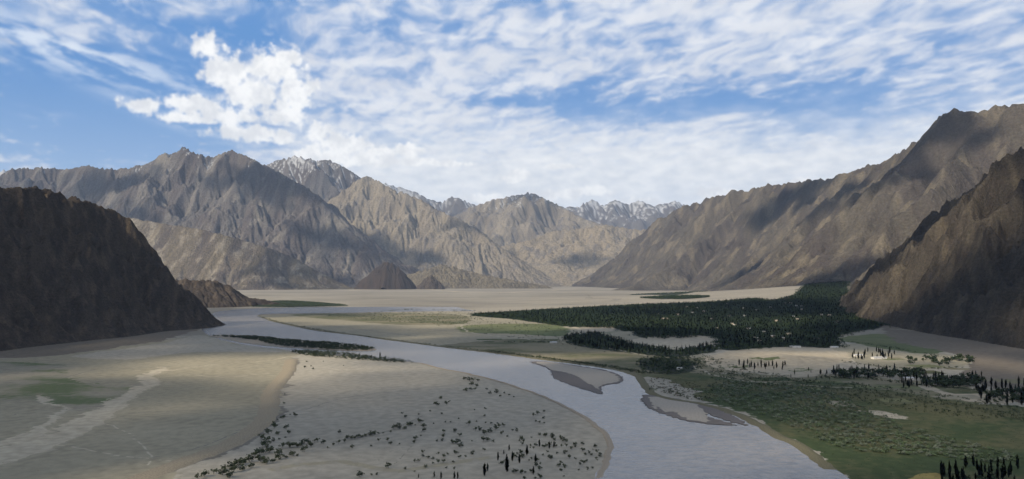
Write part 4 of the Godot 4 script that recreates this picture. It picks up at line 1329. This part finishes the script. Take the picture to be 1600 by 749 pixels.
	hedge.append_array(along([[1120, 600], [1260, 604], [1420, 622], [1590, 652]], 8.0, 120))
	hedge.append_array(scatter(outline([[1060, 556], [1130, 562], [1180, 584], [1120, 590], [1080, 580]]), 130))
	thicket("field_hedges", "low dark hedges and small trees between the fields and meadow", "round", 50, hedge, Vector2(3, 9), Vector2(2, 6.5), [Color(0.035, 0.048, 0.024), Color(0.05, 0.065, 0.032), Color(0.07, 0.08, 0.045)])
	# saplings in dotted lines on the sand
	var dots := along([[556, 712], [618, 726], [645, 696], [664, 668]], 0.4, 70)
	thicket("saplings", "dotted line of tiny saplings across the bare sand", "round", 24, dots, Vector2(0.9, 1.5), Vector2(0.8, 1.4), BUSH)
	var bits := scatter(outline([[440, 560], [640, 570], [850, 640], [940, 690], [900, 749], [560, 749], [420, 700]]), 420)
	thicket("sand_tufts", "tiny dark tufts dotted over the sand spit", "shrub", 24, bits, Vector2(0.7, 1.9), Vector2(0.4, 1.1), [Color(0.08, 0.08, 0.05), Color(0.11, 0.09, 0.06)])
	var tuft2 := scatter(outline([[0, 600], [300, 545], [450, 560], [420, 660], [280, 730], [0, 745]]), 160)
	thicket("terrace_tufts", "tiny dry tufts on the tan terrace", "shrub", 24, tuft2, Vector2(0.7, 1.8), Vector2(0.3, 0.9), [Color(0.09, 0.08, 0.05), Color(0.07, 0.08, 0.045)])

func outline_zoom(z: Array) -> PackedVector2Array:
	var l := []
	for p in z: l.append([400 + p[0] / 2.857, 540 + p[1] / 2.857])
	return outline(l)

# ------------------------------------------------------------------ houses
var clearings := []     # x, z, size
const HOMES := [[1073, 481], [1089, 482], [1042, 499], [1036, 499.5], [1059, 493], [1028, 492], [1082, 490], [1161, 483], [1181, 486], [1164, 495], [1140, 495], [1144, 508], [1148, 509.5], [1227, 475], [1235, 475], [1245, 479], [1253, 479], [1240, 496], [1246, 500], [1213, 503], [1284, 493], [1296, 494], [1308, 504], [1204, 482], [1195, 520], [1187, 535], [1224, 531], [1208, 528], [1232, 524], [1277, 531], [1181, 530], [1253, 485], [1137, 476], [1112, 500], [1120, 514], [1170, 516], [1100, 488]]
const FARMS := [[1243, 543.5, 16, "white flat roofed house at the edge of oasis wood"], [1304, 544, 12, "small white house where the oasis wood meets the fields"], [1374, 561, 24, "long pale farm building among slim poplars"], [1342, 557, 16, "pale farm shed beside the long farm building"], [1420, 593.5, 14, "bright white house before the dark poplar clump"], [1382, 587, 12, "pale house in front of the long poplar belt"], [1409, 588, 10, "small pale hut inside the long poplar belt"], [865, 536.5, 11, "lone small white hut on the tan fields across river"], [1492, 599, 12, "pale roofed house inside the wide tree belt"], [1062, 578, 8, "tiny white hut beside the round copse"]]

func box_faces(st: SurfaceTool, c: Vector3, s: Vector3) -> void:
	var b := BoxMesh.new()
	b.size = s
	st.append_from(b, 0, Transform3D(Basis.IDENTITY, c))

func box_mesh(c: Vector3, s: Vector3) -> ArrayMesh:
	var st := SurfaceTool.new()
	st.begin(Mesh.PRIMITIVE_TRIANGLES)
	box_faces(st, c, s)
	return st.commit()

func house(p: Vector3, wide: float, deep: float, tall: float, label: String, group: String, wall: Material, roof: Material) -> void:
	var o := Node3D.new()
	o.name = numbered("house")
	add_child(o)
	o.position = p
	o.rotation.y = rng.randf_range(-0.35, 0.35)
	tag(o, label, "house", group)
	put(box_mesh(Vector3(0, tall * 0.5 - 0.6, 0), Vector3(wide, tall + 1.2, deep)), "wall", wall, o)
	put(box_mesh(Vector3(0, tall + 0.2, 0), Vector3(wide + 0.8, 0.38, deep + 0.8)), "roof", roof, o)
	put(box_mesh(Vector3(-wide * 0.3, tall + 0.75, -deep * 0.2), Vector3(0.7, 0.75, 0.7)), "chimney", wall, o.get_node("roof"))
	put(box_mesh(Vector3(wide * 0.12, 1.1, deep * 0.5 + 0.03), Vector3(1.2, 2.2, 0.08)), "door", house_dark, o)
	for k in [-0.32, 0.36]:
		put(box_mesh(Vector3(wide * k, tall * 0.55, deep * 0.5 + 0.03), Vector3(1.4, 1.2, 0.08)), "window", house_dark, o)
var house_dark: StandardMaterial3D

func flat_material(c: Color, rough := 0.9) -> StandardMaterial3D:
	var m := StandardMaterial3D.new()
	m.albedo_color = c.linear_to_srgb()
	m.roughness = rough
	return m

func make_houses() -> void:
	house_dark = flat_material(Color(0.05, 0.045, 0.04), 0.5)
	var mud := flat_material(Color(0.36, 0.31, 0.25))
	var white := flat_material(Color(0.56, 0.54, 0.50))
	var tin := flat_material(Color(0.50, 0.50, 0.49), 0.6)
	var clay := flat_material(Color(0.40, 0.35, 0.28))
	for h in homes:
		var w := rng.randf_range(8, 18)
		var earthen := rng.randf() < 0.5
		var metal := rng.randf() < 0.5
		house(h, w, rng.randf_range(8, 12), rng.randf_range(5, 8), "%s %s walled house with %s roof in the oasis wood" % ["short" if w < 11.0 else ("mid sized" if w < 15.0 else "long"), "mud" if earthen else "pale", "grey" if metal else "clay"], "houses in the oasis wood", mud if earthen else white, tin if metal else clay)
	for f in FARMS:
		var p := on_ground(f[0], f[1])
		var w := size_at(p, f[2])
		house(p, w, minf(w * 0.6, 12.0), 4.5, f[3], "", white, tin)
var homes := []

func place_houses() -> void:
	for h in HOMES:
		var p := on_ground(h[0], h[1])
		homes.append(p)
		clearings.append(Vector3(p.x, p.z, 26.0))

# ------------------------------------------------------------------ clouds overhead
# The sun is broken by clouds above and to the left of the frame; each stands on the line from its shadow to the sun.
# [shadow x, shadow z, height of the ground in shadow, half width, half depth, height of the cloud]
const CLOUDS := [
	[-8600, -15600, 1500, 2000, 700, 6600, "long high cloud above the left half of long range"], [-4600, -16200, 1900, 1000, 1000, 6600, "high cloud above the steep flank of long range"], [-3900, -13300, 500, 900, 500, 6200, "high cloud above the crest of brown foothills"], [1500, -20500, 1400, 1100, 700, 8000, "high cloud above the slope of central mountain"],
	[2100, -1900, 0, 800, 700, 2700, "thick cloud above the gullied slope"],
	[-1300, -900, 0, 1000, 900, 2600, "broad grey cloud over the tan terrace"], [300, -1000, 0, 1100, 900, 2600, "broad grey cloud over the sand spit"], [1700, -1200, 0, 900, 1000, 2700, "broad grey cloud over the meadow"],
	[-1500, -2500, 100, 900, 900, 2700, "grey cloud above the dark cliff"], [100, -2500, 0, 900, 700, 2600, "grey cloud above the river bend"], [1500, -2700, 50, 900, 800, 2800, "grey cloud above the fields by the oasis"],
	[2700, -2700, 500, 800, 900, 3000, "grey cloud above the brown spur"], [2500, -3900, 400, 800, 700, 3200, "grey cloud above the shoulder of brown spur"], [1300, -4200, 20, 900, 600, 3000, "thin grey cloud above the oasis wood"],
	[-1500, -4700, 50, 800, 700, 3000, "small grey cloud above the rocky spur"], [4100, -7900, 1100, 900, 800, 4400, "long cloud above the high brown wall"], [2300, -6200, 200, 800, 700, 3800, "flat cloud above the head of oasis"],
	[4100, -10000, 1100, 800, 600, 4800, "ragged cloud above the middle of brown wall"], [4100, -11800, 1400, 1000, 800, 5200, "ragged cloud above the far brown wall"], [2900, -10400, 300, 500, 500, 4800, "small cloud above the foot of brown wall"],
	[-9000, -16800, 2200, 1900, 900, 6800, "high cloud above the left shoulder of long range"], [-5600, -16400, 2200, 1300, 700, 6800, "high cloud above the pointed summit"], [-3600, -14700, 900, 700, 900, 6500, "high cloud above the plum coloured slopes"],
	[-2500, -16500, 900, 700, 600, 6500, "high cloud above the dark side valley"], [-1200, -21500, 2000, 900, 900, 7800, "high cloud above the notch between ranges"], [-3500, -21500, 3000, 1600, 800, 8200, "high cloud above the snow fields"],
	[2000, -27000, 2200, 3000, 1600, 9500, "high cloud sheet above the valley head"], [1300, -17500, 800, 700, 500, 7000, "small high cloud above the tan hills"], [-300, -18600, 600, 600, 400, 7000, "small high cloud above the gullied slope"], [-4000, -12500, 400, 700, 500, 6000, "high cloud above the brown foothills"]]

func cloud_shape(sd: int, rx: float, rz: float) -> ArrayMesh:
	var r := RandomNumberGenerator.new()
	r.seed = sd
	var nz := FastNoiseLite.new()
	nz.seed = sd
	nz.frequency = 1.6
	nz.fractal_octaves = 3
	var st := SurfaceTool.new()
	st.begin(Mesh.PRIMITIVE_TRIANGLES)
	for i in 34:
		var a := r.randf() * TAU
		var q := sqrt(r.randf())
		var edge := 1.0 - q
		var c := Vector3(cos(a) * q * rx, 0, sin(a) * q * rz)
		var rad := (0.10 + 0.24 * edge + 0.10 * r.randf()) * minf(rx, rz)
		c.y = rad * r.randf_range(0.1, 0.7)
		var pts := []
		for v in 10:
			var row := []
			for u in 17:
				var th := PI * v / 9.0
				var ph := TAU * (u % 16) / 16.0
				var d := Vector3(sin(th) * cos(ph), cos(th), sin(th) * sin(ph))
				var k := 1.0 + 0.5 * nz.get_noise_3dv(d + c * 0.01)
				var p := d * rad * k
				p.y *= 0.75 if p.y > 0.0 else 0.3
				row.append(c + p)
			pts.append(row)
		for v in 9:
			for u in 16:
				for p in [pts[v][u], pts[v][u + 1], pts[v + 1][u + 1], pts[v][u], pts[v + 1][u + 1], pts[v + 1][u]]: st.add_vertex(p)
	st.index()
	st.generate_normals()
	return st.commit()

func make_clouds() -> void:
	var m := StandardMaterial3D.new()
	m.albedo_color = Color(0.93, 0.94, 0.95)
	m.roughness = 1.0
	m.metallic_specular = 0.0
	m.transparency = BaseMaterial3D.TRANSPARENCY_ALPHA
	m.albedo_color.a = 0.36
	var k := 0
	for c in CLOUDS:
		k += 1
		var o := put(cloud_shape(k * 13, c[3], c[4]), "cloud", m)
		o.position = Vector3(c[0], c[2], c[1]) + SUN * ((c[5] - c[2]) / SUN.y)
		tag(o, c[6], "", "", "structure")
